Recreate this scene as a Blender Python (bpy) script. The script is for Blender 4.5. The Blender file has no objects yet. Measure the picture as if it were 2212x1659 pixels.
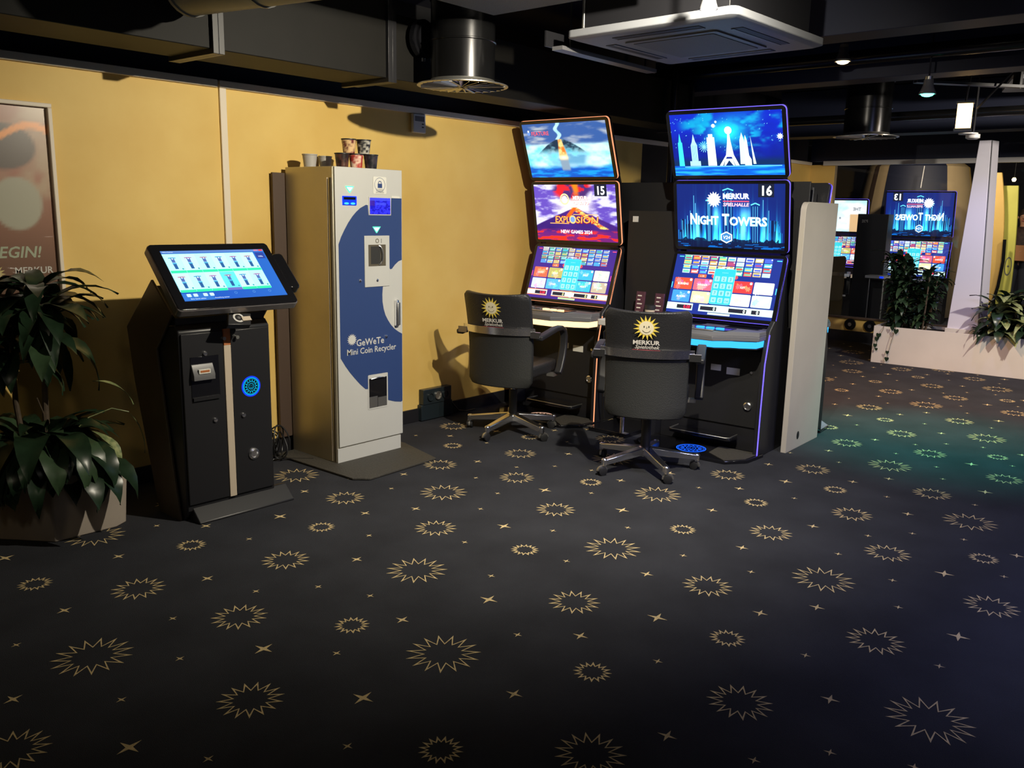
import bpy, bmesh, math, random
import numpy as np
from mathutils import Matrix, Vector

# ------------------------------------------------------------------ camera
CAM_H = 1.5
R3 = ((0.655, -0.135, 0.743), (-0.755, -0.144, 0.639), (0.021, -0.98, -0.196))
_th, _ro, _yaw = math.radians(11.32), math.radians(1.2), math.radians(40.7)
_c, _s = math.cos(_ro), math.sin(_ro)
_Rz = np.array([[_c, -_s, 0], [_s, _c, 0], [0, 0, 1]])
_r = _Rz @ np.array([1, 0, 0])
_f = _Rz @ np.array([0, -math.sin(_th), math.cos(_th)])
_u = _Rz @ np.array([0, -math.cos(_th), -math.sin(_th)])
_X = math.cos(_yaw) * _f + math.sin(_yaw) * _r
_Y = math.sin(_yaw) * _f - math.cos(_yaw) * _r
CM = np.stack([_X, _Y, _u])
sc = bpy.context.scene
cam = bpy.data.cameras.new('camera')
cam.sensor_width = 36.0
cam.lens = 36.0 * 1870.0 / 2212.0
cam.clip_start = 0.05
cam.clip_end = 100
co = bpy.data.objects.new('camera', cam)
sc.collection.objects.link(co)
_m = Matrix.Identity(4)
for i in range(3):
    _m[i][0] = CM[i][0]
    _m[i][1] = -CM[i][1]
    _m[i][2] = -CM[i][2]
_m[2][3] = CAM_H
co.matrix_world = _m
sc.camera = co

# ------------------------------------------------------------------ world, exposure
w = bpy.data.worlds.new('world')
sc.world = w
w.use_nodes = True
w.node_tree.nodes['Background'].inputs[0].default_value = (0.30, 0.36, 0.62, 1)
w.node_tree.nodes['Background'].inputs[1].default_value = 0.012
sc.view_settings.view_transform = 'Standard'
sc.view_settings.look = 'None'
sc.view_settings.exposure = 0.0
sc.view_settings.gamma = 1.0
sc.view_settings.use_curve_mapping = False
sc.cycles.max_bounces = 6
sc.cycles.sample_clamp_indirect = 4.0

def spot(name, loc, aim, power, color, angle=110, blend=0.6, size=0.03):
    l = bpy.data.lights.new(name, 'SPOT')
    l.energy = power
    l.color = color
    l.spot_size = math.radians(angle)
    l.spot_blend = blend
    l.shadow_soft_size = size
    o = bpy.data.objects.new(name, l)
    sc.collection.objects.link(o)
    o.location = loc
    o.rotation_euler = (Vector(aim) - Vector(loc)).to_track_quat('-Z', 'Y').to_euler()
    return o

def area(name, loc, aim, power, color, size=0.4):
    l = bpy.data.lights.new(name, 'AREA')
    l.energy = power
    l.color = color
    l.size = size
    o = bpy.data.objects.new(name, l)
    sc.collection.objects.link(o)
    o.location = loc
    o.rotation_euler = (Vector(aim) - Vector(loc)).to_track_quat('-Z', 'Y').to_euler()
    o.visible_camera = False
    return o

WARM = (1.0, 0.80, 0.56)
LAMP = (3.40, 1.90, 2.34)
spot('track_spot', (3.03, 1.52, 2.50), (4.25, 4.4, 0.45), 335, (1.0, 0.91, 0.72), 150, 0.9, 0.02)
spot('track_spot', (3.42, 1.90, 2.25), (3.9, 2.9, 0.0), 72, (1.0, 0.94, 0.82), 98, 1.0, 0.03)
spot('warm_spot', (6.3, 2.44, 2.47), (7.6, 2.0, 0.0), 330, (1.0, 0.55, 0.30), 80, 0.9, 0.03)
spot('green_spot', (6.5, 1.917, 2.25), (6.35, 1.55, 0.0), 330, (0.06, 0.85, 0.66), 62, 0.9, 0.03)
# unseen fill spots added to brighten floor, walls, divider and planter
spot('fill_spot', (7.4, 0.2, 2.5), (9.5, 2.3, 0.4), 380, (1.0, 0.90, 0.76), 110, 0.9, 0.05)
spot('fill_spot', (3.4, -1.6, 2.6), (4.9, -0.4, 0.0), 400, (0.52, 0.54, 1.0), 116, 1.0, 0.3)
spot('fill_spot', (-0.6, 1.6, 2.6), (2.2, 4.2, 0.3), 14, (1.0, 0.86, 0.62), 120, 1.0, 0.15)
spot('fill_spot', (1.0, 0.2, 2.6), (4.4, 3.6, 0.7), 18, (1.0, 0.93, 0.84), 100, 1.0, 0.4)
spot('fill_spot', (5.0, -0.6, 2.6), (5.6, 2.2, 0.9), 230, (1.0, 0.94, 0.78), 40, 1.0, 0.05)
spot('mirrored_fill', (12.1, 3.2, 2.6), (14.0, 3.9, 1.4), 170, (1.0, 0.82, 0.60), 120, 1.0, 0.1)  # unseen spots added to brighten the modelled reflection
spot('mirrored_fill', (12.4, 1.4, 2.6), (14.0, 2.9, 1.2), 110, (1.0, 0.88, 0.66), 110, 1.0, 0.1)
spot('column_spot', (8.6, 2.0, 2.35), (9.6, 2.25, 0.6), 34, (0.52, 0.48, 1.0), 80, 1.0, 0.05)

# ------------------------------------------------------------------ materials
MATS = {}

def mat(name, base, rough=0.5, metal=0.0, noise=0.0, nscale=8.0, bump=0.0, bscale=60.0, spec=0.5, coat=0.0, base2=None):
    m = bpy.data.materials.new(name)
    m.use_nodes = True
    nt = m.node_tree
    b = nt.nodes['Principled BSDF']
    b.inputs['Base Color'].default_value = (*base, 1)
    b.inputs['Roughness'].default_value = rough
    b.inputs['Metallic'].default_value = metal
    b.inputs['Specular IOR Level'].default_value = spec
    b.inputs['Coat Weight'].default_value = coat
    b.inputs['Coat Roughness'].default_value = 0.08
    tc = nt.nodes.new('ShaderNodeTexCoord')
    if noise or base2:
        n = nt.nodes.new('ShaderNodeTexNoise')
        n.inputs['Scale'].default_value = nscale
        n.inputs['Detail'].default_value = 5
        nt.links.new(tc.outputs['Object'], n.inputs['Vector'])
        r = nt.nodes.new('ShaderNodeValToRGB')
        r.color_ramp.elements[0].position = 0.3
        r.color_ramp.elements[1].position = 0.7
        d = base2 or tuple(c * (1 - noise) for c in base)
        r.color_ramp.elements[0].color = (*d, 1)
        r.color_ramp.elements[1].color = (*base, 1)
        nt.links.new(n.outputs['Fac'], r.inputs['Fac'])
        nt.links.new(r.outputs['Color'], b.inputs['Base Color'])
    if bump:
        n = nt.nodes.new('ShaderNodeTexNoise')
        n.inputs['Scale'].default_value = bscale
        n.inputs['Detail'].default_value = 3
        nt.links.new(tc.outputs['Object'], n.inputs['Vector'])
        bp = nt.nodes.new('ShaderNodeBump')
        bp.inputs['Strength'].default_value = bump
        bp.inputs['Distance'].default_value = 0.01
        nt.links.new(n.outputs['Fac'], bp.inputs['Height'])
        nt.links.new(bp.outputs['Normal'], b.inputs['Normal'])
    MATS[name] = m
    return m

def emis(name, color, strength):
    m = bpy.data.materials.new(name)
    m.use_nodes = True
    nt = m.node_tree
    nt.nodes.remove(nt.nodes['Principled BSDF'])
    e = nt.nodes.new('ShaderNodeEmission')
    e.inputs[0].default_value = (*color, 1)
    e.inputs[1].default_value = strength
    nt.links.new(e.outputs[0], nt.nodes['Material Output'].inputs[0])
    MATS[name] = m
    return m

def attr_mat(name, emit=0.0, rough=0.4, coat=0.0):
    m = bpy.data.materials.new(name)
    m.use_nodes = True
    nt = m.node_tree
    b = nt.nodes['Principled BSDF']
    a = nt.nodes.new('ShaderNodeVertexColor')
    a.layer_name = 'Col'
    if emit:
        nt.links.new(a.outputs[0], b.inputs['Emission Color'])
        b.inputs['Emission Strength'].default_value = emit
        b.inputs['Base Color'].default_value = (0.01, 0.01, 0.012, 1)
        b.inputs['Roughness'].default_value = 0.25
        b.inputs['Specular IOR Level'].default_value = 0.3
    else:
        nt.links.new(a.outputs[0], b.inputs['Base Color'])
        b.inputs['Roughness'].default_value = rough
        b.inputs['Coat Weight'].default_value = coat
        b.inputs['Coat Roughness'].default_value = 0.03
    MATS[name] = m
    return m

mat('plaster', (0.80, 0.56, 0.17), 0.6, noise=0.0, nscale=2.6, bump=0.12, bscale=9, base2=(0.72, 0.47, 0.12))
mat('trim_cream', (0.80, 0.70, 0.56), 0.5)
mat('black_panel', (0.012, 0.012, 0.014), 0.55, bump=0.05)
mat('ceiling_black', (0.012, 0.014, 0.030), 0.8, noise=0.3)
mat('duct', (0.007, 0.0062, 0.005), 0.6, metal=0.0, noise=0.35, nscale=5, spec=0.25)
mat('duct_round', (0.030, 0.030, 0.032), 0.25, metal=0.8, noise=0.2, nscale=4)
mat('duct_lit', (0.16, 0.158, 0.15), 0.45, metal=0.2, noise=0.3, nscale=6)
mat('beam_navy', (0.014, 0.018, 0.042), 0.6)
mat('carpet', (0.046, 0.048, 0.058), 0.95, noise=0.3, nscale=3, bump=0.6, bscale=350, spec=0.1)
mat('carpet_gold', (0.80, 0.62, 0.33), 0.95, noise=0.25, nscale=60, bump=0.4, bscale=300, spec=0.1)
mat('carpet_mat', (0.055, 0.05, 0.042), 0.7, noise=0.3, nscale=80, bump=0.5, bscale=120)
mat('steel_side', (0.55, 0.50, 0.38), 0.40, metal=0.6, noise=0.15, nscale=3)
mat('steel_front', (0.62, 0.62, 0.60), 0.5, metal=0.1, noise=0.05, nscale=2)
mat('blue_paint', (0.030, 0.062, 0.20), 0.45)
mat('gap_dark', (0.10, 0.085, 0.06), 0.6)
mat('chrome', (0.90, 0.90, 0.92), 0.24, metal=1.0)
mat('chrome_dull', (0.50, 0.49, 0.46), 0.35, metal=0.9)
mat('black_gloss', (0.008, 0.008, 0.010), 0.12, coat=0.3)
mat('black_metal', (0.014, 0.014, 0.017), 0.4)
mat('kiosk_side', (0.11, 0.085, 0.06), 0.35, metal=0.3, noise=0.2)
mat('kiosk_silver', (0.30, 0.28, 0.29), 0.35, metal=0.7, noise=0.2, nscale=30)
mat('leather', (0.020, 0.020, 0.022), 0.42, bump=0.25, bscale=140)
mat('leather_back', (0.022, 0.023, 0.023), 0.6, bump=0.25, bscale=180)
mat('dark_plastic', (0.018, 0.018, 0.02), 0.45)
mat('grey_plastic', (0.13, 0.13, 0.14), 0.35)
mat('white_plastic', (0.62, 0.61, 0.60), 0.4)
mat('beige_strip', (0.55, 0.46, 0.36), 0.55)
mat('orange_label', (0.45, 0.15, 0.05), 0.5)
mat('white_paint', (0.66, 0.62, 0.55), 0.55, noise=0.1, nscale=3)
mat('divider', (0.50, 0.46, 0.38), 0.5, noise=0.08, nscale=4)
mat('divider_edge', (0.62, 0.56, 0.56), 0.5)
mat('column_white', (0.66, 0.64, 0.72), 0.5)
mat('pot', (0.42, 0.36, 0.31), 0.55, noise=0.15, nscale=6)
mat('soil', (0.03, 0.02, 0.015), 0.9, noise=0.4, nscale=60)
mat('leaf_dark', (0.018, 0.040, 0.020), 0.32, noise=0.4, nscale=20)
mat('leaf_mid', (0.045, 0.085, 0.040), 0.35, noise=0.4, nscale=20)
mat('leaf_pale', (0.36, 0.38, 0.17), 0.45, noise=0.0, nscale=45, base2=(0.08, 0.13, 0.05))
mat('bark', (0.10, 0.07, 0.045), 0.8, noise=0.4, nscale=30)
mat('cable', (0.012, 0.012, 0.013), 0.4)
mat('socket', (0.016, 0.024, 0.03), 0.3)
mat('ac_white', (0.26, 0.27, 0.30), 0.5)
mat('ac_grille', (0.20, 0.21, 0.24), 0.6, bump=0.6, bscale=220)
mat('slot_dark', (0.03, 0.03, 0.03), 0.6)
mat('pod_yellow', (0.70, 0.46, 0.13), 0.5, noise=0.1, nscale=3)
mat('pod_beige', (0.50, 0.38, 0.22), 0.5, noise=0.15, nscale=3)
mat('pod_green', (0.62, 0.60, 0.12), 0.5, noise=0.1, nscale=3)
mat('brown', (0.08, 0.05, 0.035), 0.6)
mat('cup_grey', (0.42, 0.40, 0.38), 0.5)
mat('paper', (0.75, 0.74, 0.68), 0.6)
mat('brochure', (0.10, 0.035, 0.06), 0.5, noise=0.4, nscale=40)
mat('skin', (0.55, 0.28, 0.17), 0.5)
mat('hair', (0.02, 0.014, 0.01), 0.6)
mat('shirt', (0.06, 0.03, 0.025), 0.7, noise=0.7, nscale=30)
mat('orange_cloth', (0.45, 0.20, 0.08), 0.7)
mat('jeans', (0.02, 0.024, 0.04), 0.8)
mat('logo_yellow', (0.80, 0.62, 0.10), 0.5)
mat('logo_cream', (0.80, 0.72, 0.50), 0.5)
mat('logo_white', (0.72, 0.68, 0.62), 0.5)
mat('logo_red', (0.40, 0.06, 0.08), 0.5)
mat('logo_black', (0.02, 0.02, 0.02), 0.5)
mat('lettering', (0.62, 0.62, 0.60), 0.5)
emis('led_orange', (1.0, 0.36, 0.17), 1.25)
emis('led_blue', (0.14, 0.10, 1.0), 2.2)
emis('band_orange', (1.0, 0.62, 0.30), 2.2)
emis('band_blue', (0.04, 0.42, 1.0), 1.7)
emis('green_light', (0.10, 1.0, 0.42), 2.2)
emis('green_core', (0.75, 1.0, 0.9), 2.5)
emis('blue_light', (0.01, 0.05, 0.9), 1.2)
emis('cyan_light', (0.05, 0.45, 1.0), 2.0)
emis('sun_cyan', (0.0, 0.55, 0.85), 1.2)
emis('sun_blue', (0.01, 0.12, 1.0), 1.6)
emis('sun_orange', (0.95, 0.55, 0.38), 0.95)
emis('lamp_white', (1.0, 0.92, 0.78), 9)
emis('lamp_warm', (1.0, 0.66, 0.30), 9)
emis('lamp_green', (0.10, 1.0, 0.62), 7)
emis('lantern_glow', (1.0, 0.62, 0.25), 4.5)
attr_mat('screen', emit=1.35)
attr_mat('print', rough=0.35)
attr_mat('print_glass', rough=0.3, coat=1.0)
gm = bpy.data.materials.new('mirror_clear_pane')
gm.use_nodes = True
nt = gm.node_tree
nt.nodes.remove(nt.nodes['Principled BSDF'])
tr = nt.nodes.new('ShaderNodeBsdfTransparent')
tr.inputs[0].default_value = (0.96, 0.97, 0.98, 1)
gl = nt.nodes.new('ShaderNodeBsdfGlossy')
gl.inputs['Roughness'].default_value = 0.02
mx = nt.nodes.new('ShaderNodeMixShader')
mx.inputs[0].default_value = 0.02
nt.links.new(tr.outputs[0], mx.inputs[1])
nt.links.new(gl.outputs[0], mx.inputs[2])
nt.links.new(mx.outputs[0], nt.nodes['Material Output'].inputs[0])
MATS['mirror_clear_pane'] = gm

# ------------------------------------------------------------------ helpers
def FR(o, x, y, z=None):
    """frame: origin, x axis, y axis -> 4x4"""
    x = Vector(x).normalized()
    y = Vector(y).normalized()
    z = x.cross(y).normalized()
    m = Matrix.Identity(4)
    for i in range(3):
        m[i][0], m[i][1], m[i][2], m[i][3] = x[i], y[i], z[i], o[i]
    return m

class MB:
    def __init__(s):
        s.v = []; s.f = []; s.m = []; s.c = []; s.slots = []; s.flat = []

    def slot(s, name):
        if name not in s.slots: s.slots.append(name)
        return s.slots.index(name)

    def add(s, vs, fs, m, col=(1, 1, 1), M=None, cols=None):
        k = len(s.v)
        if M is not None: vs = [M @ Vector(p) for p in vs]
        s.v += [tuple(p) for p in vs]
        mi = s.slot(m)
        for i, f in enumerate(fs):
            s.f.append(tuple(k + j for j in f)); s.m.append(mi)
            s.c.append([cols[j] for j in f] if cols is not None else [col] * len(f))

    def box(s, x0, y0, z0, x1, y1, z1, m, M=None, col=(1, 1, 1)):
        v = [(x, y, z) for x in (x0, x1) for y in (y0, y1) for z in (z0, z1)]
        s.add(v, [(0, 1, 3, 2), (4, 6, 7, 5), (0, 4, 5, 1), (2, 3, 7, 6), (0, 2, 6, 4), (1, 5, 7, 3)], m, col, M)

    def prism(s, pts, a, b, m, axis='z', M=None, top=None, col=(1, 1, 1)):
        """pts 2D extruded between a and b along axis; top: optional second outline"""
        P = top or pts
        def mk(p, h):
            return (p[0], p[1], h) if axis == 'z' else ((h, p[0], p[1]) if axis == 'x' else (p[0], h, p[1]))
        n = len(pts)
        v = [mk(p, a) for p in pts] + [mk(p, b) for p in P]
        f = [tuple(range(n))[::-1], tuple(range(n, 2 * n))] + [(i, (i + 1) % n, n + (i + 1) % n, n + i) for i in range(n)]
        s.add(v, f, m, col, M)

    def poly(s, pts, z, m, M=None, col=(1, 1, 1)):
        s.add([(p[0], p[1], z) for p in pts], [tuple(range(len(pts)))], m, col, M)

    def disc(s, cx, cy, r, z, m, M=None, col=(1, 1, 1), n=24, ry=None):
        s.poly([(cx + r * math.cos(t * 2 * math.pi / n), cy + (ry or r) * math.sin(t * 2 * math.pi / n)) for t in range(n)], z, m, M, col)

    def ring(s, cx, cy, r0, r1, z, m, M=None, col=(1, 1, 1), n=32, ry=1.0):
        v = []
        for t in range(n):
            a = t * 2 * math.pi / n
            v += [(cx + r0 * math.cos(a), cy + r0 * ry * math.sin(a), z), (cx + r1 * math.cos(a), cy + r1 * ry * math.sin(a), z)]
        s.add(v, [(2 * i, 2 * i + 1, (2 * i + 3) % (2 * n), (2 * i + 2) % (2 * n)) for i in range(n)], m, col, M)

    def star(s, cx, cy, r1, r0, n, z, m, M=None, col=(1, 1, 1), rot=0.0):
        c = [(cx, cy, z)] + [(cx + (r1 if i % 2 == 0 else r0) * math.cos(rot + math.pi * i / n), cy + (r1 if i % 2 == 0 else r0) * math.sin(rot + math.pi * i / n), z) for i in range(2 * n)]
        s.add(c, [(0, 1 + i, 1 + (i + 1) % (2 * n)) for i in range(2 * n)], m, col, M)

    def starline(s, cx, cy, r1, r0, n, w, z, m, M=None, col=(1, 1, 1), rot=0.0):
        v = []
        for i in range(2 * n):
            a = rot + math.pi * i / n
            R = r1 if i % 2 == 0 else r0
            Ri = r1 - w * 2.6 if i % 2 == 0 else r0 - w
            v += [(cx + R * math.cos(a), cy + R * math.sin(a), z), (cx + Ri * math.cos(a), cy + Ri * math.sin(a), z)]
        k = 4 * n
        s.add(v, [(2 * i, 2 * i + 1, (2 * i + 3) % k, (2 * i + 2) % k) for i in range(2 * n)], m, col, M)

    def line(s, pts, w, z, m, M=None, col=(1, 1, 1)):
        for (x0, y0), (x1, y1) in zip(pts, pts[1:]):
            L = math.hypot(x1 - x0, y1 - y0) or 1e-6
            nx, ny = -(y1 - y0) / L * w / 2, (x1 - x0) / L * w / 2
            s.poly([(x0 + nx, y0 + ny), (x0 - nx, y0 - ny), (x1 - nx, y1 - ny), (x1 + nx, y1 + ny)], z, m, M, col)

    def rrect(s, x0, y0, x1, y1, r, z, m, M=None, col=(1, 1, 1)):
        s.poly(rr(x0, y0, x1, y1, r), z, m, M, col)

    def lathe(s, prof, m, M=None, n=24, caps=True, col=(1, 1, 1)):
        v = []; f = []
        for r, z in prof:
            v += [(r * math.cos(2 * math.pi * i / n), r * math.sin(2 * math.pi * i / n), z) for i in range(n)]
        for k in range(len(prof) - 1):
            f += [(k * n + i, k * n + (i + 1) % n, (k + 1) * n + (i + 1) % n, (k + 1) * n + i) for i in range(n)]
        if caps:
            f.append(tuple(range(n))[::-1]); f.append(tuple((len(prof) - 1) * n + i for i in range(n)))
        s.add(v, f, m, col, M)

    def cyl(s, p0, p1, r, m, r1=None, n=16):
        p0, p1 = Vector(p0), Vector(p1)
        q = (p1 - p0).to_track_quat('Z', 'Y').to_matrix().to_4x4()
        q.translation = p0
        s.lathe([(r, 0), (r if r1 is None else r1, (p1 - p0).length)], m, q, n)

    def tube(s, pts, r, m, n=10, M=None):
        pts = [Vector(p) for p in pts]
        if M is not None: pts = [M @ p for p in pts]
        rs = r if isinstance(r, (list, tuple)) else [r] * len(pts)
        v = []; f = []
        up = Vector((0, 0, 1))
        t0 = (pts[1] - pts[0]).normalized()
        a = t0.orthogonal().normalized()
        for i, p in enumerate(pts):
            t = (pts[min(i + 1, len(pts) - 1)] - pts[max(i - 1, 0)]).normalized()
            a = (a - t * a.dot(t)).normalized()
            b = t.cross(a)
            v += [p + (a * math.cos(2 * math.pi * k / n) + b * math.sin(2 * math.pi * k / n)) * rs[i] for k in range(n)]
        for i in range(len(pts) - 1):
            f += [(i * n + k, i * n + (k + 1) % n, (i + 1) * n + (k + 1) % n, (i + 1) * n + k) for k in range(n)]
        f.append(tuple(range(n))[::-1]); f.append(tuple((len(pts) - 1) * n + k for k in range(n)))
        s.add(v, f, m)

    def band(s, pts, w, t, m, M=None):
        """flat bar swept along pts (in x-z plane), width w along y, thickness t"""
        pts = [Vector(p) for p in pts]
        v = []; f = []
        for i, p in enumerate(pts):
            d = (pts[min(i + 1, len(pts) - 1)] - pts[max(i - 1, 0)]).normalized()
            nrm = Vector((-d.z, 0, d.x))
            for sy, sn in ((-1, -1), (1, -1), (1, 1), (-1, 1)):
                v.append(p + Vector((0, sy * w / 2, 0)) + nrm * sn * t / 2)
        for i in range(len(pts) - 1):
            f += [(i * 4 + k, i * 4 + (k + 1) % 4, (i + 1) * 4 + (k + 1) % 4, (i + 1) * 4 + k) for k in range(4)]
        f.append((3, 2, 1, 0)); k = (len(pts) - 1) * 4
        f.append((k, k + 1, k + 2, k + 3))
        s.add(v, f, m, M=M)

    def grid(s, w, h, nx, ny, fn, z, m, M=None, x0=0.0, y0=0.0):
        """picture: fn(U,V) arrays 0..1 -> rgb array"""
        U, V = np.meshgrid(np.linspace(0, 1, nx + 1), np.linspace(0, 1, ny + 1))
        C = np.clip(fn(U, V), 0, 4).reshape(-1, 3)
        if m == 'screen': C = C ** 1.35
        vs = [(x0 + u * w, y0 + v_ * h, z) for u, v_ in zip(U.ravel(), V.ravel())]
        fs = [(j * (nx + 1) + i, j * (nx + 1) + i + 1, (j + 1) * (nx + 1) + i + 1, (j + 1) * (nx + 1) + i) for j in range(ny) for i in range(nx)]
        s.add(vs, fs, m, M=M, cols=[tuple(c) for c in C])

    def text(s, txt, x, y, size, z, m, M=None, col=(1, 1, 1), align='CENTER', bold=0.0, shear=0.0, sx=1.0, mirror=False):
        vs, fs = text_mesh(txt, align, round(bold, 3), shear)
        k = -1 if mirror else 1
        s.add([(x + p[0] * size * sx * k, y + p[1] * size, z) for p in vs], fs, m, col, M)

    def fit(s, txt, x0, x1, y, size, z, m, M=None, col=(1, 1, 1), bold=0.0, shear=0.0, mirror=False):
        vs, fs = text_mesh(txt, 'LEFT', round(bold, 3), shear)
        a = min(p[0] for p in vs); w_ = (max(p[0] for p in vs) - a) * size
        k = (x1 - x0) / w_
        s.add([(x0 + (p[0] - a) * size * k, y + p[1] * size, z) for p in vs], fs, m, col, M)

    def build(s, name, parent=None, bevel=0.0, smooth=True, seg=2, kind=None, angle=35):
        me = bpy.data.meshes.new(name)
        me.from_pydata(s.v, [], s.f)
        for n in s.slots: me.materials.append(MATS[n])
        me.polygons.foreach_set('material_index', s.m)
        ca = me.color_attributes.new('Col', 'FLOAT_COLOR', 'CORNER')
        buf = []
        for c in s.c:
            for q in c: buf += [q[0], q[1], q[2], 1.0]
        ca.data.foreach_set('color', buf)
        bm = bmesh.new(); bm.from_mesh(me)
        bmesh.ops.recalc_face_normals(bm, faces=[f for f in bm.faces])
        bm.to_mesh(me); bm.free()
        if smooth:
            me.polygons.foreach_set('use_smooth', [True] * len(me.polygons))
            me.set_sharp_from_angle(angle=math.radians(angle))
        me.update()
        o = bpy.data.objects.new(name, me)
        sc.collection.objects.link(o)
        if parent is not None: o.parent = parent
        if bevel:
            b = o.modifiers.new('bevel', 'BEVEL'); b.width = bevel; b.segments = seg; b.limit_method = 'ANGLE'; b.angle_limit = math.radians(40)
        if kind: o['kind'] = kind
        return o

def rr(x0, y0, x1, y1, r, n=5):
    p = []
    for cx, cy, a0 in ((x1 - r, y1 - r, 0), (x0 + r, y1 - r, 90), (x0 + r, y0 + r, 180), (x1 - r, y0 + r, 270)):
        for i in range(n + 1):
            a = math.radians(a0 + 90 * i / n)
            p.append((cx + r * math.cos(a), cy + r * math.sin(a)))
    return p

_TC = {}
def text_mesh(txt, align, bold, shear):
    key = (txt, align, bold, shear)
    if key in _TC: return _TC[key]
    cu = bpy.data.curves.new('t', 'FONT')
    cu.body = txt; cu.align_x = align; cu.offset = bold; cu.shear = shear; cu.resolution_u = 2
    o = bpy.data.objects.new('t', cu); sc.collection.objects.link(o)
    bpy.context.view_layer.update()
    dg = bpy.context.evaluated_depsgraph_get()
    me = bpy.data.meshes.new_from_object(o.evaluated_get(dg))
    r = ([tuple(v.co) for v in me.vertices], [tuple(p.vertices) for p in me.polygons])
    bpy.data.objects.remove(o); bpy.data.curves.remove(cu); bpy.data.meshes.remove(me)
    _TC[key] = r
    return r

def thing(name, label, cat, loc=(0, 0, 0), rz=0.0, group=None):
    o = bpy.data.objects.new(name, None)
    o.empty_display_size = 0.1
    sc.collection.objects.link(o)
    o.location = loc; o.rotation_euler = (0, 0, rz)
    return tag(o, label, cat, group)

def tag(o, label, cat, group=None):
    o['label'] = label; o['category'] = cat
    if group: o['group'] = group
    return o

def copy_tree(o, parent=None):
    c = o.copy(); sc.collection.objects.link(c); c.parent = parent
    for ch in list(o.children): copy_tree(ch, c)
    return c

# value noise for pictures on screens
def vnoise(U, V, s, seed=0):
    x, y = U * s, V * s
    xi, yi = np.floor(x).astype(int), np.floor(y).astype(int)
    fx, fy = x - xi, y - yi
    fx = fx * fx * (3 - 2 * fx); fy = fy * fy * (3 - 2 * fy)
    def h(a, b):
        n = (a * 374761393 + b * 668265263 + seed * 1442695) & 0x7fffffff
        n = ((n ^ (n >> 13)) * 1274126177) & 0x7fffffff
        return (n & 0xffff) / 65535.0
    return (h(xi, yi) * (1 - fx) + h(xi + 1, yi) * fx) * (1 - fy) + (h(xi, yi + 1) * (1 - fx) + h(xi + 1, yi + 1) * fx) * fy

def fbm(U, V, s, seed=0, o=4):
    t = 0; a = 0.5
    for i in range(o):
        t = t + a * vnoise(U, V, s * 2 ** i, seed + i); a /= 2
    return t / (1 - 0.5 ** o)

def lerp(a, b, t):
    a = np.asarray(a, float); b = np.asarray(b, float)
    return a + (b - a) * np.clip(t, 0, 1)[..., None]

def sst(a, b, x):
    t = np.clip((x - a) / (b - a), 0, 1)
    return t * t * (3 - 2 * t)
LA=(1.9974,0.3707);LB=(0.3303,-1.9478)
TILE=[(1,0.560,0.852),(4,0.633,0.728),(5,0.654,0.984),(3,0.728,0.567),(3,0.722,0.868),(3,0.695,0.099),(2,0.776,0.710),(4,0.848,0.513),(0,0.881,0.357),(5,0.920,0.178),(3,0.850,0.840),(1,0.829,0.034),(3,0.819,0.243),(3,0.937,0.709),(1,0.983,0.546),(5,0.949,0.933),(4,0.057,0.372),(2,0.100,0.213),(1,0.007,0.807),(3,0.005,0.050),(4,0.086,0.623),(3,0.098,0.751),(0,0.185,0.452),(0,0.094,0.005),(3,0.220,0.281),(3,0.177,0.841),(4,0.160,0.070),(4,0.282,0.380),(1,0.236,0.689),(3,0.203,0.953),(3,0.279,0.531),(4,0.322,0.814),(5,0.424,0.476),(2,0.347,0.957),(5,0.315,0.162),(0,0.425,0.613),(3,0.443,0.746),(3,0.412,0.106),(1,0.399,0.312),(4,0.594,0.387),(4,0.552,0.639),(3,0.527,0.958),(1,0.613,0.515),(2,0.686,0.264),(3,0.568,0.204),(3,0.742,0.414)]
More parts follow.
